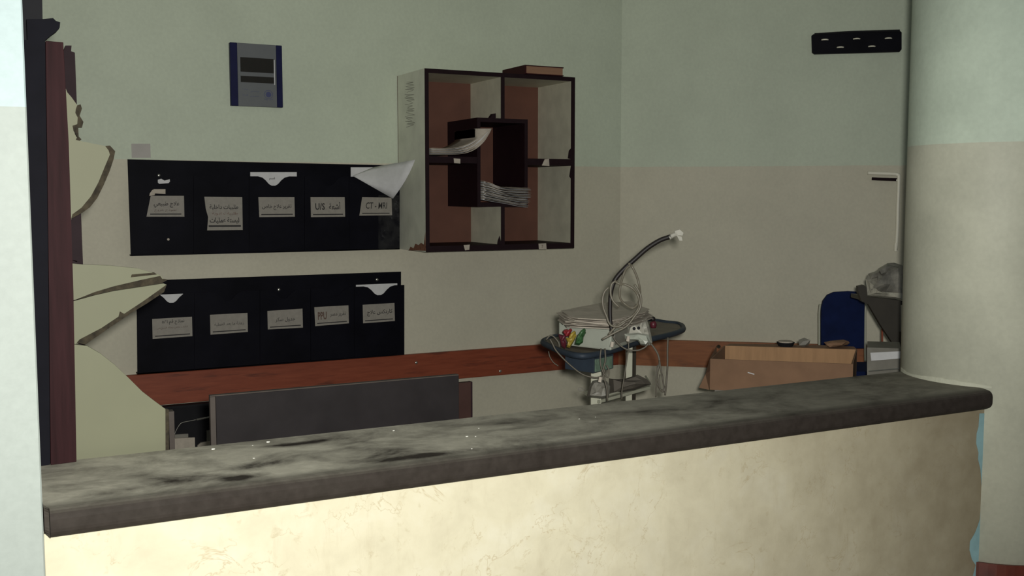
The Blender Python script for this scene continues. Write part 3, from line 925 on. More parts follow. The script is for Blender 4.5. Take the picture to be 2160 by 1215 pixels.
# ------------------------------------------------------------------ broken partition at the left
YP = 2.74
pt_ = thing('broken_partition', 'smashed cream laminate partition with dark maroon post on the counter end', 'partition', (0.17, 2.9, 0.0))
xl, xm, xr = on_y(83, 978, YP).x, on_y(106, 978, YP).x, on_y(161.5, 975, YP).x
xl = max(xl, WX + 0.003)
ztp = on_y(110, 88, YP).z
# outline follows the leaning edges of the post
P = [on_y(161.5, 974, YP), on_y(155, 620, YP), on_y(145, 300, YP), on_y(133.5, 89, YP), on_y(96, 86, YP), on_y(102, 500, YP), on_y(107, 981, YP)]
for p_ in P: p_.z = max(p_.z, 0.7405)
obj('post', prism(P, (0, 0.04, 0), bev=0.001), M['post'], pt_, label='dark maroon timber post')
PCK = [on_y(x_, y_, YP + 0.004) for x_, y_ in ((40, 84), (95, 84), (101, 500), (106, 980), (40, 990))]
for p_ in PCK: p_.z = max(p_.z, 0.7405)
obj('post_cheek', prism(PCK, (0, 0.03, 0)), M['post_dark'], pt_, label='black strip beside the maroon post')
# dark jagged remains over the post
P = [on_y(x, y, YP + 0.05) for x, y in ((56, 40), (92, 40), (112, 38), (118, 44), (127, 47), (126, 58), (119, 66), (108, 74), (96, 84), (58, 92))]
obj('torn_timber', prism(P, (0, 0.03, 0)), M['post_dark'], pt_, label='ragged black stump above the post')
P = [on_y(x, y, YP + 0.09) for x, y in ((40, -60), (88, -60), (90, 45), (58, 95), (40, 95))]
obj('torn_timber', prism(P, (0, 0.03, 0)), M['black_matte'], pt_)
# back jamb
YJ = 3.02
jx0, jx1 = on_y(140, 300, YJ).x, on_y(167, 300, YJ).x
P = [on_y(x, y, YJ) for x, y in ((133, 112), (138, 96), (151, 96), (150, 108), (158, 111), (162, 215), (166, 320), (175, 553), (166, 555), (150, 548), (146, 440), (138, 200))]
obj('rear_jamb', prism(P, (0, 0.03, 0)), M['maroon'], pt_, label='dark maroon rear jamb')
# rear jamb foot stands behind the lower panel
P = [on_y(x, y, YJ) for x, y in ((150, 548), (175, 553), (181, 760), (160, 760))]
P2 = [Vector((P[3].x, YJ, 0)), Vector((P[2].x, YJ, 0))]
obj('rear_jamb', prism([P[0], P[1], P[2], P2[1], P2[0], P[3]], (0, 0.03, 0)), M['maroon'], pt_)
# cream shards; each is a board with a dark broken edge
def shard(pts, y, edge=None, th=0.012, tilt=0.0):
    P = [on_y(px_, py_, y) for px_, py_ in pts]
    o = obj('panel_shard', prism(P, (0, th, 0)), M['cream'], pt_)
    if edge:
        for e_ in edge:
            E = [on_y(px_, py_, y - 0.0012) for px_, py_ in e_]
            obj('broken_edge', prism(E, (0, th + 0.002, 0)), M['core'], o)
    return o
YS = 2.93
shard([(120, 150), (134, 150), (138, 185), (142, 195), (150, 204), (163, 222), (160, 236), (164, 246), (168, 260), (154, 265), (158, 283), (165, 295),
       (172, 298), (222, 308), (232, 314), (236, 322), (224, 352), (212, 384), (196, 414), (176, 438), (154, 452), (148, 470), (120, 470)], YS,
      [[(163, 222), (170, 220), (173, 229), (168, 244), (176, 257), (173, 269), (165, 269), (166, 288), (172, 294), (168, 297), (160, 295), (163, 288), (155, 276), (153, 265), (163, 262), (164, 248), (159, 238), (160, 230)],
       [(222, 308), (232, 307), (243, 319), (240, 335), (231, 362), (218, 392), (205, 418), (190, 437), (175, 448), (160, 456), (150, 462), (153, 452), (172, 438), (192, 414), (208, 384), (221, 352), (232, 326), (229, 317)]])
shard([(120, 556), (154, 556), (175, 558), (230, 560), (290, 566), (338, 580), (346, 590), (300, 594), (240, 606), (200, 617), (160, 632), (120, 640)], YS,
      [[(278, 579), (326, 575), (331, 579), (276, 585)],
       [(160, 632), (200, 616), (240, 604), (300, 590), (338, 582), (342, 588), (354, 590), (340, 598), (300, 604), (240, 613), (200, 622)]])
shard([(120, 646), (160, 634), (200, 623), (240, 614), (300, 605), (345, 598), (352, 601), (340, 615), (300, 641), (258, 670), (210, 700), (166, 724), (120, 735)], YS + 0.003,
      [[(352, 600), (346, 616), (310, 640), (282, 657), (230, 692), (180, 727), (162, 723), (168, 716), (214, 692), (250, 668), (253, 657), (262, 662), (300, 637), (334, 613)]])
P_ = [(120, 722), (160, 727), (184, 730), (212, 746), (240, 768), (270, 796), (300, 826), (326, 846), (349, 863), (349.5, 1010), (120, 1010)]
lowp = shard(P_, YS - 0.08, [[(349, 863), (356, 864), (357, 1010), (349.5, 1010)]])
# stiffener behind the lower panel edge
a = on_y(357, 900, YS + 0.0); b = on_y(368, 900, YS + 0.0)
obj('edge_stile', box(a.x, b.x, YS, YS + 0.03, 0, on_y(362, 868, YS).z), M['grey_edge'], pt_, label='grey-brown stile behind the lower panel')
# lower panel carried down to the floor
q0 = on_y(120, 1000, YS - 0.08); q1 = on_y(349.5, 1000, YS - 0.08)
obj('panel_base', box(q0.x, q1.x, YS - 0.08, YS - 0.068, 0, q0.z), M['cream'], pt_)

# ------------------------------------------------------------------ grey boards behind the worktop
YG = 2.90
gb = thing('grey_upright_board', 'dark grey upright board standing just behind the counter', 'board', (0.9, YG, 0))
ga = on_y(455, 838, YG); gc = on_y(968, 790, YG)
obj('panel', box(ga.x, gc.x, YG, YG + 0.018, 0, (ga.z + gc.z) / 2, bev=0.001), M['grey_board'], gb)
gl = on_y(443, 838, YG).x
obj('left_edge', box(gl, ga.x - 0.0005, YG + 0.001, YG + 0.018, 0, (ga.z + gc.z) / 2 - 0.001, bev=0.001), M['grey_edge'], gb, label='paler grey left edge')
zt_ = (ga.z + gc.z) / 2
obj('top_edge', box(gl, gc.x - 0.001, YG + 0.0005, YG + 0.0175, zt_, zt_ + 0.003), M['grey_edge'], gb, label='thin tan top edge')
YG2 = 2.95
xa = on_y(960, 806, YG2).x; xb = on_y(993, 806, YG2).x
mb = thing('maroon_board', 'narrow reddish board end behind the right end of the grey board', 'board', (xb, YG2, 0))
obj('panel', box(xa - 0.4, xb, YG2, YG2 + 0.018, 0, on_y(990, 806, YG2).z), M['maroon_board'], mb)
obj('edge_band', box(xb, xb + 0.006, YG2, YG2 + 0.02, 0, on_y(990, 806, YG2).z), M['maroon'], mb)

# black cabinet below the rail with papers in it
YK = 5.435
bx0 = on_y(345, 880, YK).x; bx1 = on_y(640, 880, YK).x
zk = zr0 - 0.001
kb = thing('black_base_cabinet', 'black open cupboard under the timber rail behind the grey board', 'cupboard', ((bx0 + bx1) / 2, 5.25, 0))
obj('back', box(bx0, bx1, YB - 0.04, YB - 0.03, 0.0, zk - 0.012), M['black_matte'], kb)
obj('side_panel', box(bx0 - 0.02, bx0, YK, YB - 0.03, 0.0, zk - 0.012), M['black_matte'], kb)
obj('side_panel', box(bx1, bx1 + 0.02, YK, YB - 0.03, 0.0, zk - 0.012), M['black_matte'], kb)
obj('top_panel', box(bx0 - 0.02, bx1 + 0.02, YK, YB - 0.03, zk - 0.012, zk), M['black_matte'], kb)
YA = YK + 0.012
def zb(px_, py_, y): return on_y(px_, py_, y).z
shz = zb(390, 975, YA)
obj('shelf', box(bx0, bx1, YK + 0.002, YB - 0.04, shz - 0.02, shz), M['black_matte'], kb)
for pts, y, lab, m_ in (([(368, 925), (411, 923), (412, 975), (367, 975)], YA, 'white document box in the black cupboard, nearest the cream panel', 'paper_grey'),
                    ([(369, 917), (397, 915), (398, 974), (369, 974)], YA + 0.016, 'dull card folder behind the white document box', 'device_grey'),
                    ([(417, 940), (424, 934), (443, 931), (460, 931), (460, 975), (415, 975)], YA, 'white crumpled paper beside the grey board edge', 'paper_grey'),
                    ([(436, 909), (446, 907), (446, 974), (436, 974)], YA + 0.016, 'narrow pale folder beside the grey board edge', 'device_grey')):
    P = [on_y(x_, y_, y) for x_, y_ in pts]
    for p_ in P: p_.z = max(p_.z, shz + 0.001)
    solo('document_folder', prism(P, (0, 0.012, 0)), M[m_], lab, 'folder', at=(P[0].x, y, shz))
P = [on_y(x_, y_, YA + 0.01) for x_, y_ in ((415, 885), (441, 880))]
sr = thing('silver_rod', 'short pale metal rod with a thin bent wire in the black cupboard', 'rod', P[0])
obj('rod', tube([P[0], P[1], P[1] + (P[1] - P[0]) * 0.5], 0.0055, smooth_n=0), M['steel'], sr, smooth=True)
obj('wire', tube([on_y(x_, y_, YA + 0.02) for x_, y_ in ((415, 885), (395, 889), (383, 892), (376, 900), (369, 914), (364, 930), (362, 970))], 0.0018, n=6), M['steel'], sr, smooth=True)

# ------------------------------------------------------------------ right wall fittings
rp = lambda x, y, o=0.0: on_r(x, y, o)
hk = [(1712, 75), (1716, 72), (1800, 68), (1898, 65), (1902, 68), (1902, 104), (1898, 109), (1718, 114), (1713, 110)]
P = [rp(x, y, 0.03) for x, y in hk]
hr = thing('black_hook_rail', 'black wall plate with five small metal fittings high on the right wall', 'hook rail', rp(1808, 110, 0.0))
obj('plate', prism(P, -RN * 0.028), M['black'], hr)
obj('top_lip', tube([rp(1718, 72, 0.033), rp(1800, 67, 0.033), rp(1898, 64.5, 0.033)], 0.006, smooth_n=0), M['black_matte'], hr)
for (x, y) in ((1740, 84), (1772.5, 100), (1807, 82), (1839, 98), (1874, 81)):
    f = BM()
    c0 = rp(x, y, 0.032)
    tube([c0 - RD * 0.018, c0 - RD * 0.008 + RN * 0.012, c0 + RD * 0.008 + RN * 0.012, c0 + RD * 0.018], 0.0042, f, n=8)
    obj('metal_hook', f, M['white_rod'], hr, smooth=True)

rod = [rp(1830, 365, 0.06), rp(1850, 365.5, 0.06), rp(1886, 367, 0.06), rp(1894, 369, 0.06), rp(1896, 376, 0.06), rp(1894, 430, 0.055), rp(1893, 480, 0.05), rp(1890, 527, 0.045)]
lr = thing('white_bent_rod', 'white L-shaped metal rod hanging on the right wall beside the column', 'rod', rod[3])
obj('rod', tube(rod, 0.0105, n=10, smooth_n=4), M['white_rod'], lr, smooth=True)
obj('end_tip', tube([rp(1890, 512, 0.0475), rp(1889.5, 529, 0.045)], 0.0105, n=10, smooth_n=0), M['white_rod'], lr)
obj('dark_strip', tube([rp(1839, 377, 0.02), rp(1860, 378, 0.02), rp(1892, 379, 0.02)], 0.009, n=8, smooth_n=0), M['maroon'], lr, label='dark strip under the white rod')  # dark maroon strip set just below the horizontal part of the rod
obj('wall_bracket', tube([rp(1893, 380, 0.055), rp(1893, 380, 0.003)], 0.006, n=8, smooth_n=0), M['steel'], lr)

# ------------------------------------------------------------------ blue chair near the right wall
def chair():
    d0 = 5.95
    px = lambda x, y: at_d(x, y, d0)
    base = px(1780, 720); base = Vector((base.x, base.y, 0))
    t = thing('blue_chair', 'navy blue plastic chair back showing behind the cardboard box', 'chair', base)
    out = [(1733, 735), (1732, 690), (1733, 650), (1737, 634), (1746, 622), (1760, 616), (1790, 614.5), (1822, 616), (1824, 640), (1823, 735)]
    P = [px(x, y) for x, y in out]
    back = FW.copy(); back.z = 0; back.normalize()
    obj('backrest', prism(P, back * 0.02, bev=0.002), M['blue_plastic'], t)
    s = RT * 1.0
    c = px(1778, 760); zs = 0.46
    A = Vector((c.x, c.y, 0)) - s * 0.12
    q = [A, A + s * 0.27, A + s * 0.27 - back * 0.34, A - back * 0.34]
    obj('seat', prism([p + Vector((0, 0, zs - 0.03)) for p in q], (0, 0, 0.03), bev=0.004), M['blue_plastic'], t)
    for p in (q[0] + s * .03, q[1] - s * .03, q[2] - s * .03 + back * .03, q[3] + s * .03 + back * .03):
        obj('leg', tube([p + Vector((0, 0, 0)), p + Vector((0, 0, zs - 0.03))], 0.012, n=8, smooth_n=0), M['steel'], t)
    for xx in (1729.5, 1826.5):
        bmt = tube([px(xx + 2, 642) + back * 0.012, px(xx, 660) + back * 0.012, px(xx, 690) + back * 0.012, px(xx, 735) + back * 0.012, Vector((px(xx, 735).x, px(xx, 735).y, zs))], 0.0065, n=8)
        obj('back_frame', bmt, M['cream_metal'], t, smooth=True)
    return t
chair()

# ------------------------------------------------------------------ low table, cardboard box
ZT = 0.50
c1 = on_z(1497, 822, ZT)              # front left bottom corner of the box
fdir = Vector((cos(radians(-40)), sin(radians(-40)), 0))
bdir = Vector((cos(radians(42)), sin(radians(42)), 0))
Lf = 0.62
while (c1 + fdir * Lf - CAM).dot(RT) / (c1 + fdir * Lf - CAM).dot(FW) * FPX + 1080 < 1797 and Lf < 0.9:
    Lf += 0.002
Wd = 0.40
tb = thing('low_table', 'low table hidden behind the counter carrying the cardboard box', 'table', (c1 + fdir * Lf / 2 + bdir * Wd / 2) - Vector((0, 0, ZT)))
q = [c1 + fdir * 0.02 + bdir * 0.02, c1 + fdir * (Lf - 0.02) + bdir * 0.02, c1 + fdir * (Lf - 0.02) + bdir * (Wd - 0.02), c1 + fdir * 0.02 + bdir * (Wd - 0.02)]
obj('tabletop', prism([p - Vector((0, 0, 0.021)) for p in q], (0, 0, 0.02)), M['device_grey'], tb)
for p, sx_, sy_ in ((q[0], 1, 1), (q[1], -1, 1), (q[2], -1, -1), (q[3], 1, -1)):
    p = p + fdir * 0.04 * sx_ + bdir * 0.04 * sy_
    obj('leg', tube([Vector((p.x, p.y, 0)), Vector((p.x, p.y, ZT - 0.021))], 0.015, n=8, smooth_n=0), M['steel'], tb)
cb = thing('cardboard_box', 'open brown cardboard box on a low table before the blue chair', 'box', c1 + fdir * Lf / 2 + bdir * Wd / 2)
th = 0.006
def wallq(a, b, h0, h1, nrm, name, m, label=None):
    obj(name, prism([a, b, b + Vector((0, 0, h1)), a + Vector((0, 0, h0))], nrm * th), m, cb, label=label)
up = lambda h: Vector((0, 0, h))
A0 = c1; A1 = c1 + fdir * Lf; A2 = A1 + bdir * Wd; A3 = A0 + bdir * Wd
def zfor(p, py_row):
    """height above the table at which point p shows at the given picture row"""
    v = p - CAM
    k = ((607.5 - py_row) / FPX)
    # (v.UP + h*UP.z) = k*(v.FW + h*FW.z)
    return (k * v.dot(FW) - v.dot(UP)) / (UP.z - k * FW.z)
hA0 = zfor(A0, 757); hA1 = zfor(A1, 768); hA2 = zfor(A2, 737); hA3 = zfor(A3, 729)
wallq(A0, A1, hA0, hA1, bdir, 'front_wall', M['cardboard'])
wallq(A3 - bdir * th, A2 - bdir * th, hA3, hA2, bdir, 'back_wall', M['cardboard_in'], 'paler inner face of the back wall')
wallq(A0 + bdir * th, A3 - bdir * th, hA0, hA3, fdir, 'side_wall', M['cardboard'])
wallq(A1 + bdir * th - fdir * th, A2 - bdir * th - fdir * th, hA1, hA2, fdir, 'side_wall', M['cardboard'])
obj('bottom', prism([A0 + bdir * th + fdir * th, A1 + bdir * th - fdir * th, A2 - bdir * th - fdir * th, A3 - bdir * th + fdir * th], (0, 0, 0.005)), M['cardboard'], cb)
# torn flap folded out at the left
B0 = A0 + up(hA0 * 0.9)
P = [A0 - fdir * 0.002 + up(0.0), A0 - fdir * 0.045 - bdir * 0.02 + up(0.012), A0 - fdir * 0.02 + up(hA0 * .5), A0 + up(hA0) - fdir * 0.002, A0 + bdir * Wd * 0.5 + up(hA0 * 1.25) - fdir * 0.004, A0 + bdir * Wd * 0.5 - fdir * 0.003]
obj('flap', prism(P, -bdir * 0.005), M['cardboard'], cb)
P = [A3 + up(hA3 - 0.006), A3 + fdir * Lf + up(hA2 - 0.006), A3 + fdir * Lf * 0.97 + up(hA2 - 0.004) + bdir * 0.09, A3 + fdir * Lf * .7 + up(hA2 - 0.004) + bdir * 0.11, A3 + fdir * Lf * .4 + up(hA3 - 0.004) + bdir * 0.10, A3 + fdir * Lf * .03 + up(hA3 - 0.004) + bdir * 0.07]
P = [p + bdir * 0.001 for p in P]
obj('flap', prism(P, up(0.005)), M['cardboard'], cb, label='ragged torn flap at the back')
# tiny scrap on the front
pp = A0 + fdir * Lf * 0.27 + up(hA0 * 0.62)
solo('paper_scrap', prism([pp, pp + fdir * 0.03 - up(0.007), pp + fdir * 0.03 - up(0.012), pp - up(0.004)], -bdir * 0.002), M['paper'], 'tiny white scrap stuck on the front of the cardboard box', 'paper', at=pp)
# crumpled brown paper and a dish in the box
pp = A2 - fdir * Lf * 0.16 + up(hA2 + 0.018) + bdir * 0.05
solo('crumpled_paper', blob(pp, 0.075, 0.035, 0.018, 0.22, 2, seed=4), M['cardboard'], 'crumpled brown paper on the back rim of the box before the blue chair', 'paper', at=pp)
pp = A3 + fdir * Lf * 0.46 + bdir * 0.05 + up(hA3 + 0.020)
ds = thing('small_dish', 'small white-topped black dish at the back rim of the cardboard box', 'dish', pp)
obj('bowl', cyl((pp.x, pp.y), 0.035, pp.z - 0.02, pp.z + 0.0, 20, r2=0.045), M['black_matte'], ds)
obj('rim', cyl((pp.x, pp.y), 0.036, pp.z + 0.0, pp.z + 0.006, 20), M['paper_grey'], ds)
pp = A3 + fdir * Lf * 0.60 + bdir * 0.05 + up(hA3 + 0.022)
solo('crumpled_paper', blob(pp, 0.03, 0.03, 0.025, 0.3, 1, seed=9), M['device_grey'], 'small grey crumpled paper between the dish and the blue chair', 'paper', at=pp)

# grey file box with a white label to the right of the box
d = 4.75
P = [at_d(x, y, d) for x, y in ((1829, 733), (1900, 735), (1900, 800), (1829, 800))]
back = FW.copy(); back.z = 0; back.normalize()
fbx = thing('grey_file_box', 'grey file box with a white label between the cardboard box and the column', 'box', P[3])
away = (P[3] - CAM); away.z = 0; away.normalize()
obj('carton', prism(P, away * 0.22, bev=0.001), M['device_grey'], fbx)
Pl = [at_d(x, y, d - 0.003) for x, y in ((1836, 744), (1900, 741), (1900, 756), (1838, 761))]
obj('label_sheet', prism(Pl, back * 0.002), M['paper'], fbx, label='white label')
obj('metal_trim', tube([at_d(1832, 783, d - 0.004), at_d(1896, 777.5, d - 0.004)], 0.003, n=6, smooth_n=0), M['screw'], fbx, label='thin bright metal strip')
Ps = [on_z(1829, 803, P[3].z), on_z(1900, 803, P[3].z)]
sd = thing('file_box_stand', 'narrow stand under the grey file box, hidden by the counter', 'stand', Vector((P[3].x + 0.06, P[3].y, 0)))
zb_ = P[3].z - 0.002
A = Vector((P[3].x, P[3].y, 0)) + back * 0.0; B = Vector((P[2].x, P[2].y, 0))
obj('post', prism([A, B, B + away * 0.22, A + away * 0.22], (0, 0, zb_)), M['wedge'], sd)

# dark side support with bags of papers on it
d = 5.1
P = [at_d(x, y, d) for x, y in ((1810, 604), (1822, 601), (1828, 606), (1830, 626), (1900, 634), (1900, 750), (1886, 728), (1858, 686), (1832, 642), (1818, 636), (1811, 618))]
wd = thing('dark_side_chair', 'dark padded armchair side leaning beside the column under a plastic bag', 'chair', Vector((P[5].x, P[5].y, 0)))
obj('side_panel', prism(P, back * 0.03), M['wedge'], wd)
cpt = at_d(1905, 700, d)
obj('leg', tube([Vector((cpt.x, cpt.y, 0)), cpt], 0.02, n=8, smooth_n=0), M['wedge'], wd)
seatp = [at_d(1834, 630, d), at_d(1905, 635, d)]
obj('top_pad', prism([seatp[0], seatp[1], seatp[1] + back * 0.28, seatp[0] + back * 0.28], (0, 0, -0.02)), M['wedge'], wd)
obj('thin_leg', tube([at_d(1861, 690, d + 0.25), at_d(1861, 745, d + 0.25), Vector((at_d(1861, 745, d + .25).x, at_d(1861, 745, d + .25).y, 0))], 0.005, n=6, smooth_n=0), M['rail_l'], wd)
bg = thing('plastic_bag', 'crumpled clear plastic bag of papers on the dark chair beside the column', 'bag', at_d(1865, 628, d + 0.1))
def outline_blob(pts, depth, thick, m, name, par, seed):
    rnd = random.Random(seed)
    cen = Vector((sum(p[0] for p in pts) / len(pts), sum(p[1] for p in pts) / len(pts), 0))
    bm = BM()
    rings = []
    for s, dz in ((0.35, -1.0), (0.75, -0.75), (1.0, 0.0), (0.8, 0.7), (0.35, 1.0)):
        rings.append([bm.verts.new(at_d(cen.x + (x - cen.x) * s, cen.y + (y - cen.y) * s, depth + thick * dz * 0.5 + rnd.uniform(-.15, .15) * thick)) for x, y in pts])
    n = len(pts)
    for a, b in zip(rings, rings[1:]):
        for k in range(n):
            bm.faces.new((a[k], a[(k + 1) % n], b[(k + 1) % n], b[k]))
    bm.faces.new(rings[0]); bm.faces.new(rings[-1][::-1])
    return obj(name, bm, m, par)
outline_blob([(1827, 590), (1832, 577), (1850, 571), (1853, 566), (1872, 555), (1886, 554), (1905, 560), (1905, 628), (1870, 626), (1830, 621)], d + 0.08, 0.14, M['bag_dark'], 'bag_body', bg, 1)
outline_blob([(1826, 588), (1832, 600), (1840, 612), (1860, 616), (1905, 619), (1905, 632), (1870, 628), (1830, 623)], d + 0.03, 0.06, M['bag'], 'bag_fold', bg, 2)
P = [at_d(x, y, d + 0.0) for x, y in ((1858, 578), (1905, 580), (1905, 610), (1864, 608))]
0 and obj('inner_papers', prism(P, back * 0.02), M['paper_grey'], bg)

# ------------------------------------------------------------------ ECG trolley
ZR = 0.82
rim = [(1146, 722), (1158, 731), (1185, 743), (1215, 751), (1245, 751), (1290, 741), (1350, 722), (1410, 708), (1437, 699), (1441, 692), (1432, 685), (1405, 682), (1375, 678), (1330, 684), (1240, 700), (1170, 712)]
R3 = [on_z(x, y, ZR) for x, y in rim]
cen = sum(R3, Vector((0, 0, 0))) / len(R3)
tr = thing('medical_trolley', 'slim instrument trolley with a blue-rimmed tray and cream posts in the room corner', 'trolley', (cen.x, cen.y, 0))
Rs = smooth_path(R3, 4, closed=True)
obj('tray', prism([p - Vector((0, 0, 0.004)) for p in Rs], (0, 0, 0.008)), M['tray_in'], tr)
obj('tray_rim', tube([p + Vector((0, 0, 0.002)) for p in R3], 0.012, n=8, smooth_n=4, closed=True), M['tray_blue'], tr, smooth=True)
def post_at(px_, py_, w_, name='post', z1=ZR - 0.012, z0=0.06):
    p = on_z(px_, py_, ZR)
    a = RT * w_ / 2; bk_ = back * w_ * 0.6
    q = [p - a - bk_, p + a - bk_, p + a + bk_, p - a + bk_]
    q = [Vector((v.x, v.y, z0)) for v in q]
    obj(name, prism(q, (0, 0, z1 - z0), bev=0.001), M['cream_metal'], tr)
    return p
pa = post_at(1257, 733, 0.040)
pb_ = post_at(1327, 713, 0.026)
# dark flank of the right post, set on as a separate strip
q = pb_ + RT * 0.020
obj('dark_flank', box(q.x - 0.007, q.x + 0.007, q.y - 0.007, q.y + 0.007, 0.06, ZR - 0.012), M['wedge'], tr)
# base with castors
bc = (pa + pb_) / 2
u_ = (pb_ - pa); u_.z = 0; u_.normalize(); v_ = Vector((-u_.y, u_.x, 0))
Bc = Vector((bc.x, bc.y, 0.05))
obj('base', prism([Bc - u_ * .24 - v_ * .2, Bc + u_ * .24 - v_ * .2, Bc + u_ * .24 + v_ * .2, Bc - u_ * .24 + v_ * .2], (0, 0, 0.02), bev=0.002), M['cream_metal'], tr)
for s1 in (-1, 1):
    for s2 in (-1, 1):
        c_ = Bc + u_ * .21 * s1 + v_ * .17 * s2
        obj('castor', disc_axis((c_.x - v_.x * .012, c_.y - v_.y * .012, 0.025), v_, 0.024, 0.024, 16), M['rubber'], tr)
# lower shelf
ZS = 0.62
q = [on_z(x, y, ZS) for x, y in ((1232, 826), (1262, 845), (1372, 815), (1362, 800), (1300, 806))]
obj('lower_shelf', prism([p - up(0.012) for p in q], (0, 0, 0.012), bev=0.001), M['cream_metal'], tr)
obj('shelf_rail', tube([on_z(1262, 845, ZS) + up(0.01), on_z(1310, 831, ZS) + up(0.01), on_z(1372, 815, ZS) + up(0.01), on_z(1362, 800, ZS) + up(0.012)], 0.005, n=6, smooth_n=0), M['cream_metal'], tr)
# drawer pod under the tray
q = [on_z(x, y, ZR) for x, y in ((1192, 742), (1252, 750), (1294, 741), (1236, 724))]
q = [Vector((p.x, p.y, ZR - 0.065)) for p in q]
obj('drawer_pod', prism(q, (0, 0, 0.055), bev=0.001), M['tray_blue'], tr)
P = [q[1] + (q[2] - q[1]) * 0.05 + up(0.004), q[2] + up(0.004) - (q[2] - q[1]) * 0.1, q[2] + up(0.050) - (q[2] - q[1]) * 0.1, q[1] + (q[2] - q[1]) * 0.05 + up(0.050)]
nn = (q[2] - q[1]).cross(Vector((0, 0, 1))).normalized()
if nn.dot(FW) > 0: nn = -nn
obj('drawer_front', prism([p + nn * 0.001 for p in P], nn * 0.004), M['green_lit'], tr, label='pale green drawer front')
# swing arm
DA = 3.74
armp = [at_d(x, y, DA) for x, y in ((1292, 708), (1289, 690), (1287, 665), (1287, 640), (1288, 622), (1292, 603), (1300, 586), (1318, 566), (1340, 546), (1365, 524), (1392, 507), (1415, 499))]
obj('flexible_arm', tube(armp, lambda t: 0.0085 if t > 0.45 else 0.0065 + 0.004 * t, n=10, smooth_n=4), M['rubber'], tr, smooth=True, label='black flexible arm')
ac = obj('arm_clip', tube([at_d(1411, 501, DA), at_d(1420, 496.5, DA), at_d(1428, 493, DA)], lambda t: 0.009 - 0.003 * t, n=10, smooth_n=0), M['film_light'], tr, label='cloudy plastic clip on the arm end')
obj('clip_wing', prism([at_d(x, y, DA - 0.004) for x, y in ((1423, 487), (1434, 484), (1442, 491), (1440, 497), (1430, 496), (1425, 498))], back * 0.006, bev=0.0008), M['film_light'], ac)
obj('clip_wing', prism([at_d(x, y, DA + 0.004) for x, y in ((1427, 496), (1438, 499), (1440, 508), (1433, 508))], back * 0.006, bev=0.0008), M['film_light'], ac)

# ECG machine body on the tray
zd = ZR + 0.012
A = on_z(1178, 727, zd); B = on_z(1289, 740, zd); C = on_z(1378, 707, zd); D_ = A + C - B
hD = zfor(B, 690)
ecg = thing('ecg_recorder', 'off-white recorder box under papers on the trolley tray', 'medical device', (A + B + C + D_) / 4)
q = [A, B, B.lerp(C, 0.62), A + (C - B) * 0.62]
obj('housing', prism(q, (0, 0, hD), bev=0.006), M['device'], ecg)
def inset_quad(a, b, h0, h1, f0, f1, out_):
    p = [a.lerp(b, f0) + up(h0), a.lerp(b, f1) + up(h0), a.lerp(b, f1) + up(h1), a.lerp(b, f0) + up(h1)]
    return prism([v + out_ * 0.0015 for v in p], out_ * 0.002)
n1 = (B - A).cross(Vector((0, 0, 1))).normalized()
if n1.dot(FW) > 0: n1 = -n1
obj('side_panel', inset_quad(A, B, hD * .15, hD * .8, .45, .93, n1), M['device'], ecg)
n2 = (C - B).cross(Vector((0, 0, 1))).normalized()
if n2.dot(FW) > 0: n2 = -n2
obj('side_panel', inset_quad(B, C, hD * .2, hD * .75, .06, .35, n2), M['device_grey'], ecg)
# crumpled plastic pouch with sockets right of the recorder
pch = thing('electrode_pouch', 'crumpled off-white electrode pouch on the right half of the trolley tray', 'pouch', on_z(1345, 712, zd))
outline_blob([(1318, 706), (1322, 690), (1330, 680), (1342, 673), (1356, 668), (1364, 672), (1369, 688), (1373, 704), (1376, 722), (1372, 728), (1356, 728), (1345, 716)], 4.02, 0.09, M['film_light'], 'pouch_body', pch, 12)
outline_blob([(1316, 704), (1345, 702), (1368, 706), (1373, 722), (1366, 730), (1352, 728), (1344, 718), (1320, 716)], 3.97, 0.05, M['device'], 'pouch_flap', pch, 13)
for x, y in ((1337.5, 693), (1347, 692)):
    obj('socket', disc_axis(at_d(x, y, 3.955), -FW, 0.006, 0.004, 10), M['black_matte'], pch)

# paper pile on the recorder
ztop = zd + hD + 0.003
base_q = [(1182, 663), (1262, 645), (1330, 643), (1372, 664), (1330, 682), (1285, 690), (1200, 688)]
pp_ = thing('chart_paper_pile', 'untidy pile of greyed chart papers on top of the recorder box', 'papers', A.lerp(C, 0.5) + up(hD + 0.002))
rnd = random.Random(11)
zc = ztop
N_ = 14
for k in range(N_):
    f = k / (N_ - 1)
    zk_ = ztop + f * 0.030
    sl = [(1185, 680), (1196, 672), (1250, 660), (1325, 655), (1350, 664), (1372, 672), (1340, 684), (1325, 690), (1288, 694), (1215, 691), (1196, 690)]
    sh = [(1180, 657), (1222, 648), (1262, 640), (1328, 637), (1343, 646), (1366, 652), (1358, 660), (1330, 668), (1290, 676), (1215, 672), (1198, 668)]
    dx, dy = rnd.uniform(-9, 9), rnd.uniform(-1.5, 1.5)
    P = []
    for a_, b_ in zip(sl, sh):
        p = on_z(a_[0] + (b_[0] - a_[0]) * f + dx, a_[1] + (b_[1] - a_[1]) * f + dy, zk_)
        P.append(p)
    # curl: raise the far left tip a little
    rows_c = sum(P, Vector((0, 0, 0))) / len(P)
    bm = BM()
    c_ = bm.verts.new(rows_c)
    vs = [bm.verts.new(p + up(rnd.uniform(0.0, 0.006))) for p in P]
    for i in range(len(vs)):
        bm.faces.new((c_, vs[i], vs[(i + 1) % len(vs)]))
    bmesh.ops.recalc_face_normals(bm, faces=bm.faces)
    bmesh.ops.solidify(bm, geom=bm.faces[:], thickness=0.0015)
    obj('sheet', bm, M['paper_grey'], pp_)

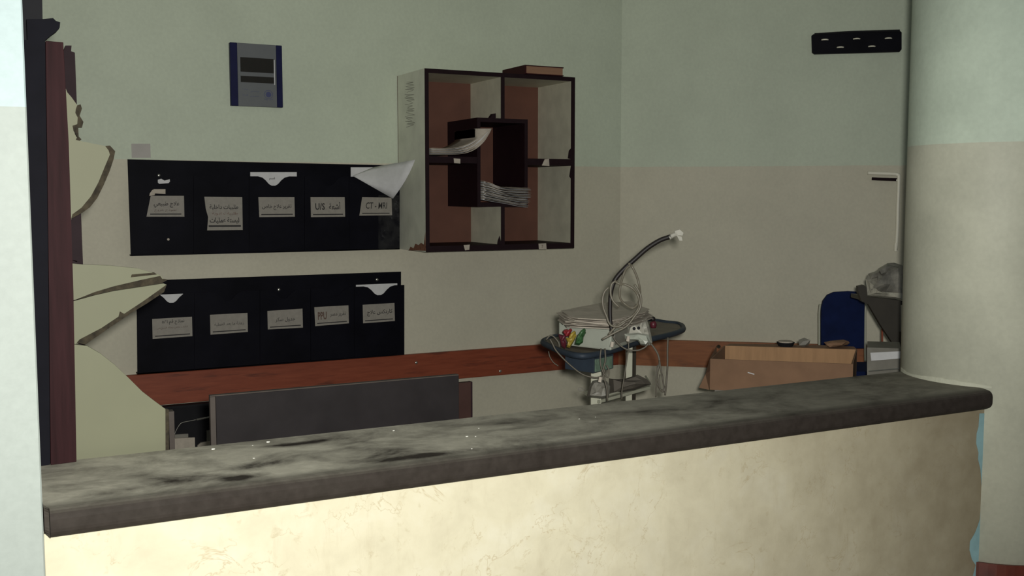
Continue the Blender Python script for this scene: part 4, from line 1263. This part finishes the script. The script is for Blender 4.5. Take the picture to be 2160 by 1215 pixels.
# limb clamps
def clamp(name, label, pts, depth, m, m2=None):
    t = thing(name, label, 'clamp', at_d(pts[0][0], pts[-1][1], depth), group='coloured limb clamps on the trolley')
    h = len(pts) // 2
    outline_blob(pts, depth, 0.035, m, 'jaw', t, len(name))
    x = sum(p[0] for p in pts) / len(pts); y = min(p[1] for p in pts)
    obj('grip', tube([at_d(x - 2, y + 14, depth - 0.02), at_d(x + 3, y + 6, depth - 0.022), at_d(x + 8, y + 2, depth - 0.012)], 0.006, n=8), m2 or m, t, smooth=True)
clamp('limb_clamp', 'dark red limb clamp at the left end of the trolley tray', [(1177, 704), (1186, 706), (1194, 712), (1196, 724), (1192, 736), (1184, 730), (1180, 716)], 3.80, M['dark_red'], M['dark_red'])
clamp('limb_clamp', 'bright red limb clamp standing above the yellow clamp', [(1186, 700), (1190, 695), (1197, 694), (1203, 699), (1206, 706), (1200, 710), (1192, 708)], 3.78, M['red'], M['red'])
clamp('limb_clamp', 'yellow limb clamp between the red and green clamps', [(1207, 702), (1213, 699), (1216, 708), (1212, 718), (1206, 728), (1202, 734), (1195, 732), (1197, 722), (1193, 712), (1200, 712)], 3.77, M['yellow'])
clamp('limb_clamp', 'green limb clamp right of the yellow clamp', [(1218, 706), (1226, 702), (1234, 694), (1236, 702), (1231, 712), (1230, 722), (1222, 728), (1212, 726), (1215, 714)], 3.78, M['green'])
pb = thing('suction_bulb', 'dark bulb with a maroon cup standing behind the tray rim', 'electrode', at_d(1377, 690, 4.45))
obj('bulb', blob(at_d(1377, 673, 4.45), 0.012, 0.012, 0.012, 0.0, 2), M['rubber'], pb, smooth=True)
obj('cup', tube([at_d(1377, 678, 4.45), at_d(1378, 684, 4.45), at_d(1378, 692, 4.45)], lambda t: 0.011 + 0.004 * sin(pi * t), n=12, smooth_n=3), M['dark_red'], pb, smooth=True)

# tubing coil hung over the arm
DC = 3.70
coil = [(1330, 560), (1322, 566), (1315, 580), (1308, 606), (1308, 628), (1318, 641), (1334, 650), (1346, 640), (1350, 620), (1348, 600), (1342, 580), (1333, 562), (1326, 556)]
tc = thing('tubing_coil', 'loops of pale clear tubing hanging from the black arm', 'tubing', at_d(1325, 690, DC))
obj('tube_loop', tube([at_d(x, y, DC + 0.006 * (i % 3)) for i, (x, y) in enumerate(coil)], 0.0042, n=8, smooth_n=5), M['cable_light'], tc, smooth=True)
coil2 = [(1298, 594), (1306, 599), (1318, 600), (1334, 608), (1345, 622), (1349, 640), (1344, 655), (1332, 668), (1312, 680), (1296, 692), (1284, 706)]
obj('tube_loop', tube([at_d(x, y, DC - 0.02 - 0.004 * (i % 2)) for i, (x, y) in enumerate(coil2)], 0.0042, n=8, smooth_n=5), M['cable_light'], tc, smooth=True)
coil3 = [(1284, 606), (1275, 616), (1271, 632), (1273, 650), (1280, 668), (1284, 680), (1292, 688), (1306, 688), (1320, 678)]
obj('tube_loop', tube([at_d(x, y, DC - 0.03) for i, (x, y) in enumerate(coil3)], 0.0040, n=8, smooth_n=5), M['cable_light'], tc, smooth=True)
coil4 = [(1300, 592), (1290, 600), (1288, 620), (1294, 636), (1306, 648)]
obj('tube_loop', tube([at_d(x, y, DC - 0.015) for i, (x, y) in enumerate(coil4)], 0.0040, n=8, smooth_n=5), M['cable_light'], tc, smooth=True)
coil5 = [(1338, 600), (1346, 612), (1352, 628), (1350, 650), (1338, 668), (1322, 688), (1300, 700), (1270, 716)]
obj('tube_loop', tube([at_d(x, y, DC - 0.035) for i, (x, y) in enumerate(coil5)], 0.0040, n=8, smooth_n=5), M['cable_light'], tc, smooth=True)

# lead wires
leads = [
    ('grey lead drooping from the tray left end to the trolley post', [(1160, 715), (1166, 726), (1172, 738), (1186, 754), (1205, 772), (1226, 788), (1245, 795), (1262, 796), (1272, 790), (1276, 778)], 3.86, 0.0030),
    ('short grey lead hanging at the far left of the tray', [(1157, 741), (1160, 753), (1168, 765), (1178, 772)], 3.95, 0.0020),
    ('grey lead looping under the front rim near the posts', [(1290, 704), (1298, 718), (1310, 730), (1325, 738), (1345, 739), (1360, 733), (1368, 724)], 3.80, 0.0030),
    ('grey lead hanging straight down in front of the left post', [(1276, 735), (1277, 760), (1272, 782), (1275, 800), (1280, 820), (1281, 846)], 3.80, 0.0032),
    ('grey lead dropping close left of the right post', [(1323, 716), (1326, 730), (1322, 760), (1319, 780), (1316, 800), (1312, 824), (1312, 842)], 3.85, 0.0026),
    ('grey lead knotted by the left post', [(1268, 735), (1266, 755), (1268, 775), (1275, 790), (1283, 796), (1284, 780), (1279, 770)], 3.79, 0.0026),
    ('thick grey lead bundle falling from the pouch', [(1372, 724), (1380, 734), (1388, 748), (1391, 765), (1387, 785), (1385, 805), (1392, 820), (1400, 826), (1403, 815)], 4.00, 0.0042),
    ('grey lead doubled back at the right of the bundle', [(1391, 760), (1394, 780), (1398, 800), (1400, 818), (1396, 826), (1390, 812), (1392, 790)], 3.98, 0.0032),
    ('grey lead hanging from the tray right end', [(1409, 712), (1408, 740), (1408, 770), (1406, 800), (1404, 822), (1403, 834)], 4.02, 0.0036),
    ('thin grey lead ending lowest left of the hanging bundle', [(1387, 770), (1385, 800), (1384, 820), (1383, 838)], 3.99, 0.0026),
    ('grey lead curled on the left end of the tray', [(1152, 717), (1160, 708), (1168, 710), (1178, 722), (1180, 732)], 3.93, 0.0030),
]
for lab, pts, dd, rr in leads:
    P = [at_d(x, y, dd) for x, y in pts]
    solo('lead_wire', tube(P, rr, n=6, smooth_n=4), M['cable'], lab, 'cable', at=P[0], group='lead wires of the trolley', smooth=True)
# small white plugs
for i, (x, y, dd) in enumerate(((1291, 726, 3.78), (1325, 714, 3.84), (1266, 800, 3.78))):
    P = [at_d(x - 1, y + 6, dd), at_d(x, y, dd), at_d(x + 1, y - 5, dd)]
    solo('lead_plug', tube(P, 0.0065, n=8, smooth_n=0), M['paper_grey'], ['small white plug at the foot of the black arm', 'round white plug on the tray rim above the right post', 'white plug in the knot of leads by the left post'][i], 'plug', at=P[1])
# things on the lower shelf
sb = thing('grey_shelf_bag', 'grey crumpled cloth bag on the lower shelf of the trolley', 'bag', on_z(1262, 836, ZS))
outline_blob([(1238, 838), (1243, 815), (1250, 803), (1265, 800), (1280, 804), (1287, 815), (1284, 838), (1270, 841), (1250, 839)], 3.98, 0.08, M['device_grey'], 'bag_body', sb, 21)
sb2 = thing('dark_shelf_pack', 'dark long soft pack on the lower shelf behind the posts', 'pack', on_z(1310, 815, ZS))
outline_blob([(1284, 798), (1300, 800), (1318, 799), (1345, 790), (1365, 800), (1374, 810), (1340, 822), (1300, 830), (1286, 832)], 4.12, 0.07, M['pack'], 'pack_body', sb2, 22)
P = [at_d(x, y, 3.97) for x, y in ((1233, 822), (1222, 825), (1221, 819), (1229, 819))]
solo('wire_hook', tube(P, 0.0022, n=6, smooth_n=3), M['device_grey'], 'small wire hook poking out left of the shelf bag', 'hook', at=P[0], smooth=True)
